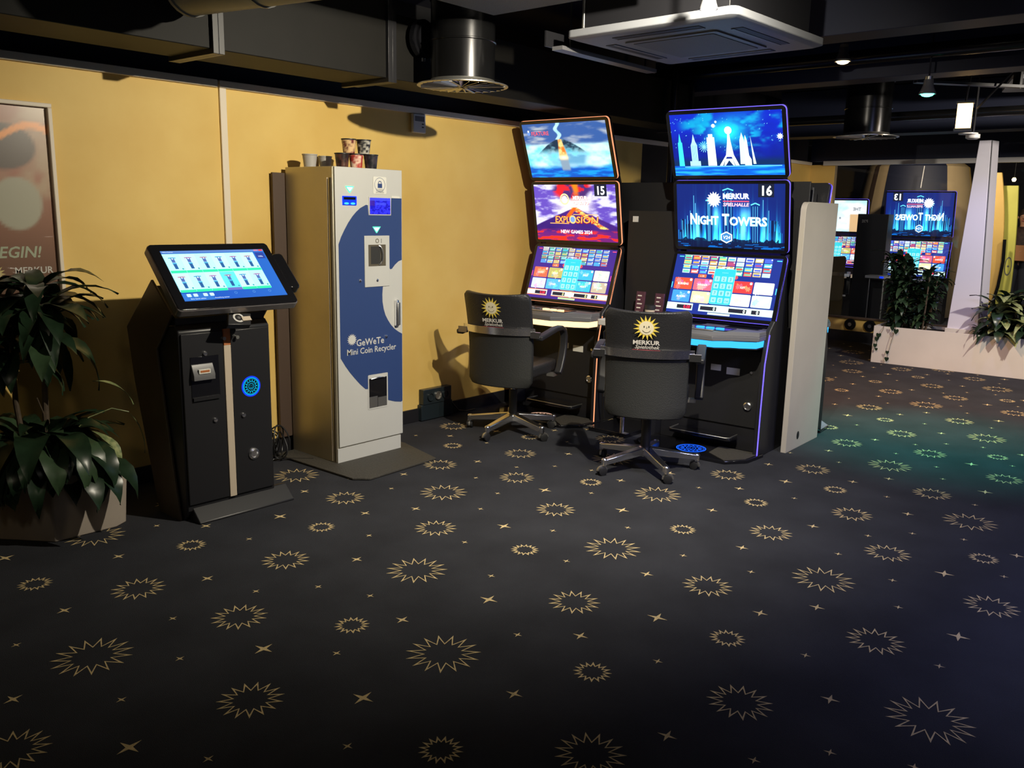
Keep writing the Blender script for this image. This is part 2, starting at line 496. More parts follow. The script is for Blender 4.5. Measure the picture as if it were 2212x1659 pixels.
SEEN=[(2,1.935,1.951),(1,1.328,2.182),(2,1.117,2.798),(1,1.609,2.695),(1,1.471,3.196),(1,2.036,3.020),(2,2.352,2.533),(1,2.567,1.863),(0,1.852,2.341),(0,2.187,1.502),(1,2.356,1.055),(2,2.664,0.581),(1,3.064,0.876),(0,2.712,1.281),(1,3.679,0.633),(2,3.466,1.226),(1,3.067,1.553),(2,3.131,2.069),(0,2.841,2.347),(1,2.752,2.831),(0,2.383,3.230),(1,2.728,3.488),(2,2.783,3.996),(0,1.845,3.462),(0,1.213,3.531),(1,0.739,2.442),(0,1.549,1.569),(1,1.821,1.246),(1,3.363,2.579),(2,3.154,3.184),(1,3.634,3.074),(0,3.863,2.719),(2,3.946,2.332),(0,3.570,1.958),(0,4.198,1.878),(1,3.830,1.626),(1,4.549,2.224),(1,5.025,1.903),(0,4.724,1.653),(1,4.378,1.435),(1,3.962,1.123),(0,4.203,0.779),(2,4.687,0.952),(1,5.038,1.230),(1,5.651,0.995),(2,5.448,1.588),(0,6.157,1.140),(1,5.931,1.488),(2,6.653,1.316),(1,6.349,1.796),(1,5.804,1.984),(0,6.162,2.242),(1,7.082,1.600),(0,6.709,2.025),(2,7.513,1.959),(1,7.070,2.267),(1,3.505,3.568),(1,4.030,3.385),(0,3.860,3.815),(1,4.230,4.172),(2,1.602,3.877),(1,7.875,2.356),(1,8.005,1.860),(1,8.433,2.168),(1,9.127,1.975),(2,8.725,1.691),(0,8.216,1.506),(0,7.608,2.691),(0,8.258,2.616),(0,8.810,2.398),(1,9.150,2.658),(1,8.655,2.975),(1,9.186,3.176),(1,7.711,1.353),(0,8.018,3.041),(3,1.857,3.800),(4,2.015,3.633),(3,2.063,3.343),(4,1.566,3.568),(4,1.230,3.892),(4,1.707,3.088),(3,1.774,2.841),(3,1.436,2.860),(4,1.195,3.211),(3,0.975,3.062),(5,1.535,2.425),(3,1.307,2.571),(5,0.840,2.712),(3,1.061,2.470),(5,0.965,2.219),(3,1.086,2.010),(4,2.646,3.727),(4,3.224,3.580),(3,3.002,3.434),(4,2.332,3.493),(4,2.652,3.232),(4,2.872,3.100),(3,3.466,3.238),(3,3.347,2.965),(3,3.101,2.862),(3,3.789,3.209),(5,2.999,2.611),(3,2.469,2.984),(3,2.719,2.605),(4,2.251,2.805),(3,2.526,2.265),(3,1.968,2.698),(3,2.057,2.483),(5,2.353,2.121),(4,2.006,2.239),(3,2.212,1.851),(3,1.687,2.218),(5,1.570,1.936),(5,1.908,1.605),(3,1.381,1.775),(3,3.966,3.059),(3,4.054,2.851),(4,4.011,2.615),(4,4.332,2.488),(5,3.570,2.817),(3,3.708,2.604),(3,4.210,2.226),(4,4.358,2.054),(4,4.932,2.145),(5,4.671,1.920),(5,3.596,2.327),(5,3.923,1.990),(3,3.403,2.166),(3,3.117,2.403),(3,2.869,2.132),(3,3.282,1.790),(4,3.555,1.640),(4,2.995,1.800),(3,3.326,1.485),(4,2.984,1.282),(3,4.239,3.165),(5,2.677,1.553),(4,2.361,1.680),(3,2.397,1.379),(5,2.044,1.130),(3,2.110,0.889),(4,4.945,1.634),(4,5.157,1.500),(3,5.627,1.366),(3,5.384,1.265),(5,5.853,1.223),(3,5.997,1.023),(3,4.414,1.758),(3,4.802,1.397),(5,5.289,1.017),(3,4.999,1.002),(4,4.589,1.223),(4,4.062,1.512),(3,4.122,1.265),(3,4.307,1.117),(3,4.397,0.909),(3,3.792,1.285),(4,4.348,0.675),(5,3.893,0.863),(3,4.041,0.663),(3,3.663,1.006),(4,3.186,1.141),(3,3.411,0.904),(3,2.787,1.021),(5,3.311,0.661),(3,3.032,0.651),(5,2.568,0.850),(3,2.292,0.744),(3,2.387,0.543),(4,5.516,1.997),(3,5.291,1.845),(5,6.649,2.288),(4,6.034,1.873),(3,6.381,2.121),(4,6.978,2.511),(3,7.296,2.512),(4,7.579,2.362),(3,7.349,2.212),(4,6.982,2.002),(3,6.792,1.766),(4,7.207,1.869),(4,6.571,1.590),(3,6.101,1.629),(3,6.276,1.480),(3,5.768,1.651),(3,6.358,1.271),(3,7.021,1.365),(4,7.314,1.380),(3,7.430,1.629),(3,7.685,1.736),(5,7.908,1.591),(3,7.818,2.013),(4,8.097,2.245),(3,8.158,1.997),(4,8.637,1.961),(3,8.344,1.851),(3,9.045,1.741),(4,9.326,1.757),(3,8.428,1.641),(3,8.868,2.138),(4,9.231,2.241),(3,9.024,2.376),(3,8.475,2.490),(4,8.755,2.663),(3,8.434,2.794),(4,7.979,2.725),(3,9.049,2.900)]

# ------------------------------------------------------------------ the setting
YW = 4.468          # plane of the long yellow wall
XM = 10.8           # plane of the far wall with the mirror
CEIL = 2.85
Z0 = 0.0
b = MB()
b.poly([(-4, -6), (XM, -6), (XM, YW), (-4, YW)], 0.0, 'carpet')
S_N, RINGS = {0: 16, 1: 15, 2: 15}, {0: (0.0655, 0.040, 0.006), 1: (0.104, 0.058, 0.0065), 2: (0.131, 0.070, 0.007)}
STARS = {3: 0.019, 4: 0.031, 5: 0.041}
def carpet_motif(c, x, y, rot):
    if c <= 2:
        r1, r0, wd = RINGS[c]
        b.starline(x, y, r1, r0, S_N[c], wd * 1.12, 0.0012, 'carpet_gold', rot=rot + c)
    else:
        r = STARS[c]
        v = []
        for i in range(8):
            a = rot + i * math.pi / 4
            R_ = r if i % 2 == 0 else r * 0.24
            v.append((x + R_ * math.cos(a), y + R_ * math.sin(a)))
        b.poly([v[k] for k in range(8)], 0.0012, 'carpet_gold')
la, lb = Vector(LA), Vector(LB)
ANG = math.atan2(LA[1], LA[0])
used = [False] * len(SEEN)
for i in range(-8, 9):
    for j in range(-8, 9):
        for c, u, v in TILE:
            p = la * (i + u) + lb * (j + v)
            if not (-3.5 < p.x < XM - 0.1 and -5.5 < p.y < YW - 0.1): continue
            best = None
            for q, (c2, x2, y2) in enumerate(SEEN):
                if (c <= 2) == (c2 <= 2):
                    d = math.hypot(p.x - x2, p.y - y2)
                    if d < 0.14 and (best is None or d < best[0]): best = (d, q)
            if best:
                used[best[1]] = True
                p = Vector(SEEN[best[1]][1:])
            carpet_motif(c, p.x, p.y, ANG)
for q, (c2, x2, y2) in enumerate(SEEN):
    if not used[q] and y2 < YW - 0.05: carpet_motif(c2, x2, y2, ANG)
b.build('floor', smooth=False, kind='structure')

b = MB()
b.box(-4, -6, CEIL, XM + 6, 7, CEIL + 0.1, 'ceiling_black')
b.build('ceiling', kind='structure')

b = MB()   # long yellow wall, a plaster partition under the open ceiling
b.box(-4, YW, 0, 6.95, YW + 0.12, 2.13, 'plaster')
b.box(9.3, YW, 0, XM + 0.2, YW + 0.12, 2.13, 'plaster')
b.build('wall_left', smooth=False, kind='structure')
b = MB()
b.box(6.95, YW + 0.005, 0, 9.3, YW + 0.12, 2.13, 'black_panel')
b.box(-4, YW + 0.13, 2.13, XM + .2, YW + 0.2, CEIL, 'black_panel')
b.build('wall_left_dark', smooth=False, kind='structure')
b = MB()
b.box(-4, YW - 0.018, 2.125, 2.67, YW + 0.13, 2.165, 'trim_cream')
b.box(2.682, YW - 0.018, 2.125, XM, YW + 0.13, 2.165, 'trim_cream')
b.build('trim_1', bevel=0.003, kind='structure')
b = MB()
b.box(2.682, YW - 0.014, 0.09, 2.722, YW - 0.001, 2.125, 'trim_cream')
b.build('trim_2', bevel=0.003, kind='structure')
b = MB()
b.box(-4, YW - 0.015, 0.0, XM, YW - 0.001, 0.095, 'black_metal')
b.build('baseboard_left', bevel=0.003, kind='structure')

b = MB()   # far wall: low parapet, mirror above, dark fascia over it
b.box(XM, -6, 0, XM + 0.03, 4.16, 0.30, 'plaster')
b.box(XM, 4.16, 0, XM + 0.03, YW + 0.1, 2.13, 'plaster')
b.build('wall_far', smooth=False, kind='structure')
b = MB()
b.box(XM - 0.01, -6, 2.17, XM + 0.03, YW, CEIL, 'beam_navy')
b.build('wall_far_fascia', smooth=False, kind='structure')
b = MB()
b.box(XM - 0.012, -6, 0.0, XM - 0.001, YW - 0.02, 0.13, 'black_metal')
b.build('baseboard_far', kind='structure')
b = MB()
b.box(XM - 0.03, -6, 2.12, XM + 0.02, 4.3, 2.175, 'white_plastic')
b.build('trim_3', bevel=0.003, kind='structure')
b = MB()
b.box(XM - 0.03, -6, 0.28, XM + 0.02, 4.16, 0.305, 'brown')
b.build('trim_4', bevel=0.003, kind='structure')

mr = thing('wall_mirror', 'large wall mirror behind the white planter, clear pane before a modelled reflection', 'mirror', (XM + 0.01, 1.0, 0.31))
b = MB()
b.box(0.0, -6, 0.0, 0.006, 3.15, 1.81, 'mirror_clear_pane')
b.build('glass', mr, smooth=False)
b = MB()
b.box(-0.005, 3.135, 0.0, 0.012, 3.16, 1.81, 'chrome_dull')
b.build('edge_strip', mr)

# the mirrored hall: reflection built as solid geometry behind the near-clear pane
b = MB()
b.box(XM + 0.2, -8, -0.02, XM + 11, 10, 0, 'carpet')
b.build('floor_mirrored', smooth=False, kind='structure')
b = MB()
b.box(XM + 10, -8, 0, XM + 10.1, 10, CEIL, 'beam_navy')
b.box(XM + 0.03, 9.9, 0, XM + 10, 10, CEIL, 'beam_navy')
b.build('wall_mirrored', smooth=False, kind='structure')
b = MB()
b.box(XM + 5.9, -8, CEIL - 0.02, XM + 11, 10, CEIL + 0.1, 'ceiling_black')
b.build('ceiling_mirrored', smooth=False, kind='structure')
b = MB()   # wall behind the camera and right side, closing the room
b.box(-4.1, -6, 0, -4, YW + 0.1, CEIL, 'black_panel')
b.build('wall_back', smooth=False, kind='structure')
b = MB()
b.box(-4, -6.1, 0, XM, -6, CEIL, 'black_panel')
b.build('wall_right', smooth=False, kind='structure')

# sockets -------------------------------------------------------------
def socket_box(x0, n, label, facing='y', group=None, z=0.12, tall=0.11):
    t = thing('socket_box', label, 'socket', (x0, YW - 0.002, z), 0, group)
    b = MB()
    b.box(-0.14, -0.05, 0.0, 0.14, 0.0, tall, 'socket')
    b.box(-0.155, -0.045, -0.115, 0.155, 0.0, 0.0, 'socket')
    b.build('housing', t, bevel=0.004)
    for k in (-0.075, 0.0, 0.075):
        b = MB()
        q = Matrix.Translation((k, -0.05, 0.055)) @ Matrix.Rotation(math.radians(90), 4, 'X')
        b.lathe([(0.030, 0.0), (0.030, 0.012), (0.024, 0.012), (0.021, 0.004)], 'socket' if k else 'chrome_dull', q, 20)
        b.build('outlet', t)
    return t
socket_box(4.31, 3, 'dark wall socket box on the skirting between the silver coin machine and chair')

b = MB()   # black electrical box with plugs and coiled cables left of the coin machine
t = thing('power_outlet', 'black power outlet with plug on wall between kiosk and coin machine', 'socket', (2.80, YW - 0.02, 0.16))
b.box(-0.045, -0.04, 0, 0.045, 0.0, 0.16, 'socket'); b.build('housing', t, bevel=0.005)
b = MB(); b.cyl((0, -0.04, 0.11), (0, -0.085, 0.11), 0.022, 'cable'); b.cyl((0.0, -0.04, 0.05), (0.0, -0.08, 0.05), 0.022, 'cable'); b.build('plug', t)
random.seed(4)
b = MB()
for k in range(7):
    cx, cz = 2.86 + random.uniform(-.03, .03), 0.11 + random.uniform(-.015, .015)
    r = 0.055 + random.uniform(-.012, .02)
    pts = [(cx + r * math.cos(a) * 0.8, YW - 0.12 - 0.02 * k * .5 + 0.02 * math.sin(2 * a + k), cz + (r + .03) * math.sin(a) * 1.0) for a in np.linspace(0, 2 * math.pi, 26)]
    b.tube(pts, 0.0045, 'cable', 8)
b.tube([(2.80, YW - 0.10, 0.27), (2.82, YW - 0.14, 0.22), (2.84, YW - 0.13, 0.12), (2.90, YW - 0.16, 0.012), (3.03, YW - 0.3, 0.012)], 0.005, 'cable')
tag(b.build('coiled_cable'), 'bundle of coiled black cables on floor left of the coin machine', 'cable')
b = MB()
b.tube([(4.47, YW - 0.03, 0.10), (4.52, YW - 0.06, 0.03), (4.60, YW - 0.06, 0.012), (4.70, YW - 0.06, 0.012)], 0.006, 'cable')
tag(b.build('power_cable'), 'black cable running from the socket box behind the chair', 'cable')

# thermostat -----------------------------------------------------------
t = thing('thermostat', 'small white thermostat with display high on the yellow wall', 'thermostat', (4.155, YW, 2.0))
b = MB(); b.box(-0.058, -0.028, 0.0, 0.058, -0.001, 0.125, 'white_plastic'); b.build('housing', t, bevel=0.006)
b = MB(); b.box(-0.042, -0.0295, 0.075, 0.042, -0.0275, 0.108, 'grey_plastic'); b.build('display', t)
b = MB()
for k in range(2): b.box(0.02, -0.031, 0.055 - k * .02, 0.036, -0.027, 0.062 - k * .02, 'dark_plastic')
b.build('button', t)

# poster ------------------------------------------------------------------
t = thing('framed_poster', 'framed reddish poster with BEGIN! lettering at left edge of yellow wall', 'poster', (1.30, YW, 1.02))
PW, PH = 0.98, 0.93
b = MB()
def fr(x0, z0, x1, z1): b.box(x0, -0.03, z0, x1, -0.001, z1, 'trim_cream')
fr(-PW / 2, PH - 0.02, PW / 2, PH); fr(-PW / 2, 0, PW / 2, 0.02); fr(-PW / 2, 0.02, -PW / 2 + 0.02, PH - 0.02); fr(PW / 2 - 0.02, 0.02, PW / 2, PH - 0.02)
b.build('frame', t, bevel=0.004)
def poster_fn(U, V):
    c = lerp((0.16, 0.09, 0.06), (0.42, 0.20, 0.13), sst(0.0, 0.75, V) )
    n = fbm(U, V, 5, 3)
    c = lerp(c, (0.50, 0.36, 0.24), sst(0.45, 0.7, n) * sst(0.3, 0.6, V))
    c = lerp(c, (0.40, 0.11, 0.07), sst(0.52, 0.7, fbm(U, V, 4, 9)) * sst(0.35, 0.5, V) * (V < 0.72))
    d = np.hypot((U - 0.78) / 0.16, (V - 0.79) / 0.12)
    c = lerp(c, (0.15, 0.12, 0.10), 1 - sst(0.9, 1.05, d))
    d = np.hypot((U - 0.83) / 0.12, (V - 0.50) / 0.14)
    c = lerp(c, (0.45, 0.43, 0.33), 1 - sst(0.9, 1.05, d))
    zz = V - (0.855 + 0.05 * np.sin((U - 0.80) * 13))
    c = lerp(c, (1.0, 0.38, 0.10), (1 - sst(0.012, 0.024, abs(zz))) )
    return c
b = MB()
F = FR((-PW / 2 + 0.02, -0.006, 0.02), (1, 0, 0), (0, 0, 1))
b.grid(PW - 0.04, PH - 0.04, 70, 70, poster_fn, 0, 'print_glass', F)
b.text('BEGIN!', 0.865, 0.195, 0.074, 0.001, 'print_glass', F, (0.42, 0.46, 0.33), 'RIGHT', 0.02, 0.2)
b.text('MERKUR', 0.915, 0.118, 0.045, 0.001, 'print_glass', F, (0.62, 0.60, 0.55), 'RIGHT', 0.015)
b.star(0.655, 0.12, 0.048, 0.028, 16, 0.001, 'print_glass', F, (0.62, 0.52, 0.22))
b.disc(0.655, 0.12, 0.026, 0.0015, 'print_glass', F, (0.6, 0.5, 0.3))
b.build('picture', t, smooth=False)

# ------------------------------------------------------------------ ceiling technology
def duct_seg(x0, x1, y0, y1, z0, z1, label, flange=True):
    t = thing('air_duct', label, 'duct', ((x0 + x1) / 2, (y0 + y1) / 2, z0))
    hx, hy, h = (x1 - x0) / 2, (y1 - y0) / 2, z1 - z0
    b = MB(); b.box(-hx, -hy, 0, hx, hy, h, 'duct'); b.build('duct_body', t, bevel=0.004)
    if flange:
        b = MB(); b.box(hx - 0.03, -hy - 0.022, -0.022, hx, hy + 0.022, h + 0.02, 'black_metal'); b.build('flange', t, bevel=0.002)
        b = MB(); b.box(-hx, -hy - 0.022, -0.022, -hx + 0.03, hy + 0.022, h + 0.02, 'black_metal'); b.build('flange', t, bevel=0.002)
    return t
duct_seg(-2.5, 2.30, 3.83, 4.20, 2.205, 2.60, 'wide rectangular air duct above the poster, nearest of the ducts')
duct_seg(2.30, 3.36, 3.83, 4.20, 2.205, 2.60, 'rectangular air duct segment above the wall strip, between flanges')
duct_seg(3.36, 6.68, 3.83, 4.12, 2.205, 2.55, 'long dark rectangular duct running behind the round ceiling fan pipe', True)

def round_pipe(name, p0, p1, r, m, label, cat='duct'):
    t = thing(name, label, cat, p0)
    b = MB(); d = Vector(p1) - Vector(p0)
    b.cyl((0, 0, 0), d, r, m, n=28); b.build('pipe_body', t)
    n = max(2, int(d.length / 0.7))
    for k in range(n + 1):
        b = MB()
        c = d * (k / n)
        u = d.normalized()
        b.cyl(c - u * 0.008, c + u * 0.008, r + 0.006, m, n=28)
        b.build('seam', t)
    return t
round_pipe('ventilation_pipe', (2.09, 3.68, 2.44), (2.26, 2.85, 2.44), 0.14, 'duct_lit', 'grey round ventilation pipe crossing above the left ducts')

def fan_outlet(loc, r, h, label, ang=0.0):
    t = thing('ceiling_vent', label, 'vent', loc, ang)
    b = MB(); b.lathe([(r * 0.70, 0.03), (r * 0.70, h)], 'duct_round', n=36, caps=False)
    b.build('vent_pipe', t)
    for z in (h * .36, h * .7, h * 0.98):
        b = MB(); b.lathe([(r * .70 + .001, z - .006), (r * .70 + .007, z - .003), (r * .70 + .007, z + .003), (r * .70 + .001, z + .006)], 'duct_round', n=36, caps=False); b.build('seam', t)
    b = MB(); b.lathe([(r * 0.70, 0.03), (r * 0.72, 0.014), (r * 0.76, 0.006), (r, 0.003), (r, -0.002), (r * 0.90, -0.003), (r * 0.89, 0.002)], 'chrome_dull', n=56, caps=False)
    b.build('flared_rim', t)
    b = MB()
    for k in range(28):
        a = 2 * math.pi * k / 28
        q = Matrix.Rotation(a, 4, 'Z') @ Matrix.Rotation(math.radians(38), 4, 'X')
        b.box(r * 0.20, -0.012, -0.001, r * 0.92, 0.012, 0.001, 'chrome_dull', q)
    b.build('swirl_grille', t)
    b = MB()
    b.box(-r * .95, -0.008, -0.008, r * .95, 0.008, -0.003, 'white_plastic'); b.box(-0.008, -r * .95, -0.008, 0.008, r * .95, -0.003, 'white_plastic')
    b.lathe([(0.03, -0.008), (0.03, 0.01)], 'chrome_dull', n=16)
    b.build('cross_bar', t)
    return t
fan_outlet((3.66, 3.56, 2.18), 0.256, 0.64, 'round metal ceiling vent under a dark pipe, nearest of the two', 0.5)
fan_outlet((7.776, 2.755, 2.18), 0.265, 0.64, 'round ceiling vent hanging further back above the right hall', 0.7)

t = thing('duct_connector', 'black round duct connector with clamp ring left of the fan pipe', 'duct', (3.58, 3.755, 2.44))
b = MB(); b.cyl((0, 0, 0), (-0.01, 0.07, 0), 0.085, 'black_gloss', n=24); b.build('pipe_body', t)
b = MB(); b.cyl((-0.005, 0.02, 0), (-0.01, 0.05, 0), 0.105, 'black_gloss', n=24); b.cyl((-0.007, 0.035, -0.12), (-0.007, 0.035, -0.10), 0.012, 'chrome', n=8); b.build('clamp_ring', t)

# cassette air conditioner
t = thing('air_conditioner', 'white ceiling cassette air conditioner with square intake grille', 'air conditioner', (4.24, 2.425, 2.385), math.radians(-1.5))
A = 0.487
b = MB()
b.prism(rr(-A, -A, A, A, 0.04), 0.0, 0.035, 'ac_white'); b.prism(rr(-A, -A, A, A, .04), 0.0, -0.012, 'ac_white', top=rr(-A * .93, -A * .93, A * .93, A * .93, .03))
b.build('panel', t, bevel=0.003)
b = MB(); b.prism(rr(-0.27, -0.27, 0.27, 0.27, 0.02), -0.012, -0.02, 'ac_white'); b.prism(rr(-0.235, -0.235, 0.235, 0.235, 0.01), -0.02, -0.023, 'ac_grille'); b.build('intake_grille', t)
for k in range(4):
    q = Matrix.Rotation(k * math.pi / 2, 4, 'Z')
    b = MB(); b.box(-0.25, -0.40, -0.0145, 0.25, -0.345, -0.0125, 'slot_dark', q); b.box(-0.25, -0.352, -0.0165, 0.25, -0.337, -0.0125, 'ac_white', q); b.build('louver', t)
b = MB(); b.box(-0.42, -0.42, 0.036, 0.42, 0.42, 0.30, 'black_metal'); b.box(-0.425, 0.415, 0.036, -0.41, 0.43, 0.30, 'chrome_dull'); b.build('unit_housing', t, bevel=0.004)
for (x, y) in ((-0.46, -0.2), (0.46, -0.2), (-0.46, 0.3), (0.46, 0.3)):
    b = MB(); b.cyl((x * .9, y, 0.30), (x * .9, y, 0.46), 0.006, 'black_metal', n=8); b.build('hanger', t)
# shallow tray beside it
t = thing('cable_tray', 'narrow grey ceiling tray hanging just behind the air conditioner', 'cable tray', (4.35, 2.99, 2.345))
b = MB(); b.box(-0.52, 0.0, 0.0, 0.42, 0.07, 0.02, 'grey_plastic'); b.box(-0.55, 0.09, 0.02, 0.55, 0.10, 0.10, 'black_metal'); b.build('tray', t)
for x in (-.4, .35):
    b = MB(); b.cyl((x, 0.04, 0.02), (x, 0.04, 0.505), 0.006, 'black_metal', n=8); b.build('hanger', t)

def track_lamp(loc, m, label, r=0.038, stem=None):
    t = thing('spotlight', label, 'spotlight', loc)
    b = MB(); b.lathe([(r * .55, 0.095), (r * .6, 0.06), (r * .75, 0.035), (r, 0.006), (r, 0.0), (r * .92, 0.0), (r * .8, 0.012)], 'grey_plastic', n=24, caps=False); b.build('shade', t)
    b = MB(); b.lathe([(r * .30, -0.016), (r * .62, -0.010), (r * .84, 0.004), (r * .86, 0.008)], m, n=20); b.build('lens', t)
    b = MB(); b.lathe([(r * .5, 0.085), (r * .5, 0.115)], 'chrome_dull', n=18); b.cyl((0, 0, 0.11), (0, 0, CEIL - loc[2]), 0.006, 'ceiling_black', n=8); b.build('stem', t)
    return t
track_lamp((3.415, 1.905, 2.335), 'lamp_white', 'lit white spotlight in front of the air conditioner')
track_lamp((6.3, 2.44, 2.565), 'lamp_warm', 'small warm orange spotlight on dark ceiling right of air conditioner', 0.055)
track_lamp((6.5, 1.917, 2.335), 'lamp_green', 'green glowing spotlight on the dark ceiling', 0.055)

t = thing('lantern', 'rectangular lantern glowing warm yellow under the ceiling at right', 'lamp', (7.5, 1.925, 2.19), 0.2)
b = MB(); b.box(-0.035, -0.052, 0.0, 0.035, 0.052, 0.185, 'lantern_glow'); b.build('glass_panel', t, bevel=0.003)
b = MB(); b.box(-0.045, -0.062, 0.185, 0.045, 0.062, 0.20, 'black_metal'); b.box(-0.045, -0.062, -0.015, 0.045, 0.062, 0, 'black_metal')
b.cyl((0, 0, .2), (0, -.03, CEIL - 2.19), 0.008, 'black_metal', n=8)
b.cyl((0.05, -0.08, .15), (0.02, -0.30, .42), 0.008, 'black_metal', n=8); b.build('frame', t)
t = thing('smoke_detector', 'small white round detector below the glowing lantern', 'detector', (8.2, 2.02, 2.185))
b = MB(); b.lathe([(0.035, -0.02), (0.055, -0.01), (0.055, 0.02)], 'white_plastic', n=24); b.build('housing', t)
b = MB(); b.lathe([(0.075, 0.02), (0.075, 0.03)], 'white_plastic', Matrix.Translation((-.03, .03, 0)), n=24); b.cyl((0, 0, .03), (0, 0, CEIL - 2.185), 0.01, 'black_metal', n=8); b.build('base', t)

# beams, pipes and rails under the black ceiling
def beam(x0, y0, z0, x1, y1, z1, label, m='beam_navy', name='ceiling_beam'):
    b = MB(); b.box(0, 0, 0, x1 - x0, y1 - y0, z1 - z0, m)
    o = b.build(name, bevel=0.004); o.location = (x0, y0, z0)
    return tag(o, label, 'beam')
beam(5.35, -6, 2.56, 5.60, 3.8, 2.84, 'dark ceiling beam crossing behind the air conditioner')
beam(6.70, -6, 2.50, 6.95, 4.35, 2.84, 'dark ceiling beam crossing above the green spotlight')
beam(9.55, -6, 2.36, 9.85, 4.35, 2.84, 'lowest dark ceiling beam just in front of the mirror wall')
def pipe_run(y0, y1, x, z, r, label, m='duct_round'):
    b = MB(); b.cyl((0, 0, 0), (0, y1 - y0, 0), r, m, n=16)
    o = b.build('ceiling_pipe'); o.location = (x, y0, z)
    return tag(o, label, 'pipe')
pipe_run(-4, 4.3, 8.55, 2.42, 0.04, 'dark horizontal pipe behind the glowing lantern')
pipe_run(-4, 4.3, 6.5, 2.62, 0.05, 'dark horizontal pipe between two ceiling beams')
t = thing('light_rail', 'black double light rail on the ceiling above the green spotlight', 'rail', (7.45, 1.90, 2.50), math.radians(-40))
b = MB(); b.box(-.45, -0.03, 0, .45, -0.015, 0.02, 'grey_plastic'); b.box(-.45, 0.015, 0, .45, 0.03, 0.02, 'grey_plastic'); b.box(-.45, -.015, .002, .45, .015, .01, 'black_metal'); b.build('rail', t)
for k in (-0.4, 0.4):
    b = MB(); b.box(k - .01, -0.04, .02, k + .01, 0.04, .35, 'black_metal'); b.build('bracket', t)
t = thing('air_conditioner', 'second pale cassette air conditioner far right under the ceiling', 'air conditioner', (8.5, 1.45, 2.60), 0.3)
b = MB(); b.prism(rr(-.42, -.42, .42, .42, .04), 0, 0.03, 'ac_white'); b.build('panel', t)
b = MB(); b.prism(rr(-.23, -.23, .23, .23, .02), -0.006, 0, 'ac_grille'); b.build('intake_grille', t)
b = MB(); b.box(-.38, -.38, .031, .38, .38, .25, 'black_metal'); b.build('unit_housing', t)
beam(2.75, 2.2, 2.50, 3.57, 3.25, 2.56, 'pale grey flat panel beside the top of the round vent pipe', 'ac_grille', 'service_panel')
pole_b = MB(); pole_b.cyl((0, 0, 0), (0, 0, CEIL), 0.03, 'duct_round', n=20); po = pole_b.build('support_pole'); po.location = (6.3, 3.77, 0)
tag(po, 'thin metal pole standing behind the gap between the two gaming machines', 'pole')

# ------------------------------------------------------------------ pictures for the screens
def fn_volcano_sea(U, V):
    n = fbm(U, V, 6, 21); n2 = fbm(U, V * 2.2, 5, 5)
    sky = lerp((0.08, 0.19, 0.46), (0.50, 0.55, 0.62), sst(0.4, 0.75, n2))
    mist = lerp((0.25, 0.75, 0.90), (0.75, 0.98, 1.0), sst(0.3, 0.7, n))
    c = lerp(mist, sky, sst(0.58, 0.66, V + 0.05 * (n - .5)))
    sea = lerp((0.0, 0.16, 0.62), (0.02, 0.45, 0.9), sst(0.4, 0.8, fbm(U, V * 3, 9, 8)))
    c = lerp(sea, c, sst(0.17, 0.27, V + 0.04 * n))
    pk = 0.72 - 1.7 * (U - .44) ** 2 - .38 * abs(U - .44) + .05 * (n - .5)
    m = sst(0.0, 0.02, pk - V) * sst(0.40, 0.56, V + .15 * (n - .5))
    c = lerp(c, lerp((0.02, 0.07, 0.13), (0.22, 0.42, 0.50), sst(.35, .65, fbm(U, V, 18, 66))), m)
    pk2 = 0.49 - 1.3 * (V < 0.49) * 0
    m = (1 - sst(0.20, 0.30, abs(U - 0.50) * (1 + 1.2 * (0.46 - V)))) * sst(0.14, 0.3, V) * (1 - sst(0.40, 0.5, V)) * 0.8
    c = lerp(c, (0.10, 0.38, 0.62), m * sst(.35, .6, n))
    cx = 0.435 + 0.04 * (0.7 - V)
    wd = 0.028 + 0.035 * sst(0.72, 0.35, V)
    m = (1 - sst(wd * .6, wd, abs(U - cx))) * (V < 0.70) * sst(0.10, 0.16, V)
    fire = lerp((1.0, 0.75, 0.35), (1.0, 0.30, 0.06), sst(0.35, 0.65, fbm(U, V, 22, 2)) * sst(0.38, 0.5, V))
    fire = lerp((0.35, 0.45, 0.55), fire, sst(0.30, 0.37, V))
    c = lerp(c, fire, m)
    c = lerp(c, (1, 0.95, 0.8), np.exp(-((U - cx) / .05) ** 2 - ((V - 0.37) / .035) ** 2))
    m = (1 - sst(0.016, 0.03, abs(U - 0.425 + 0.02 * np.sin(V * 30)))) * (V > 0.70)
    return lerp(c, lerp((0.35, 0.75, 0.85), (0.8, 1, 1), n), m * .9)

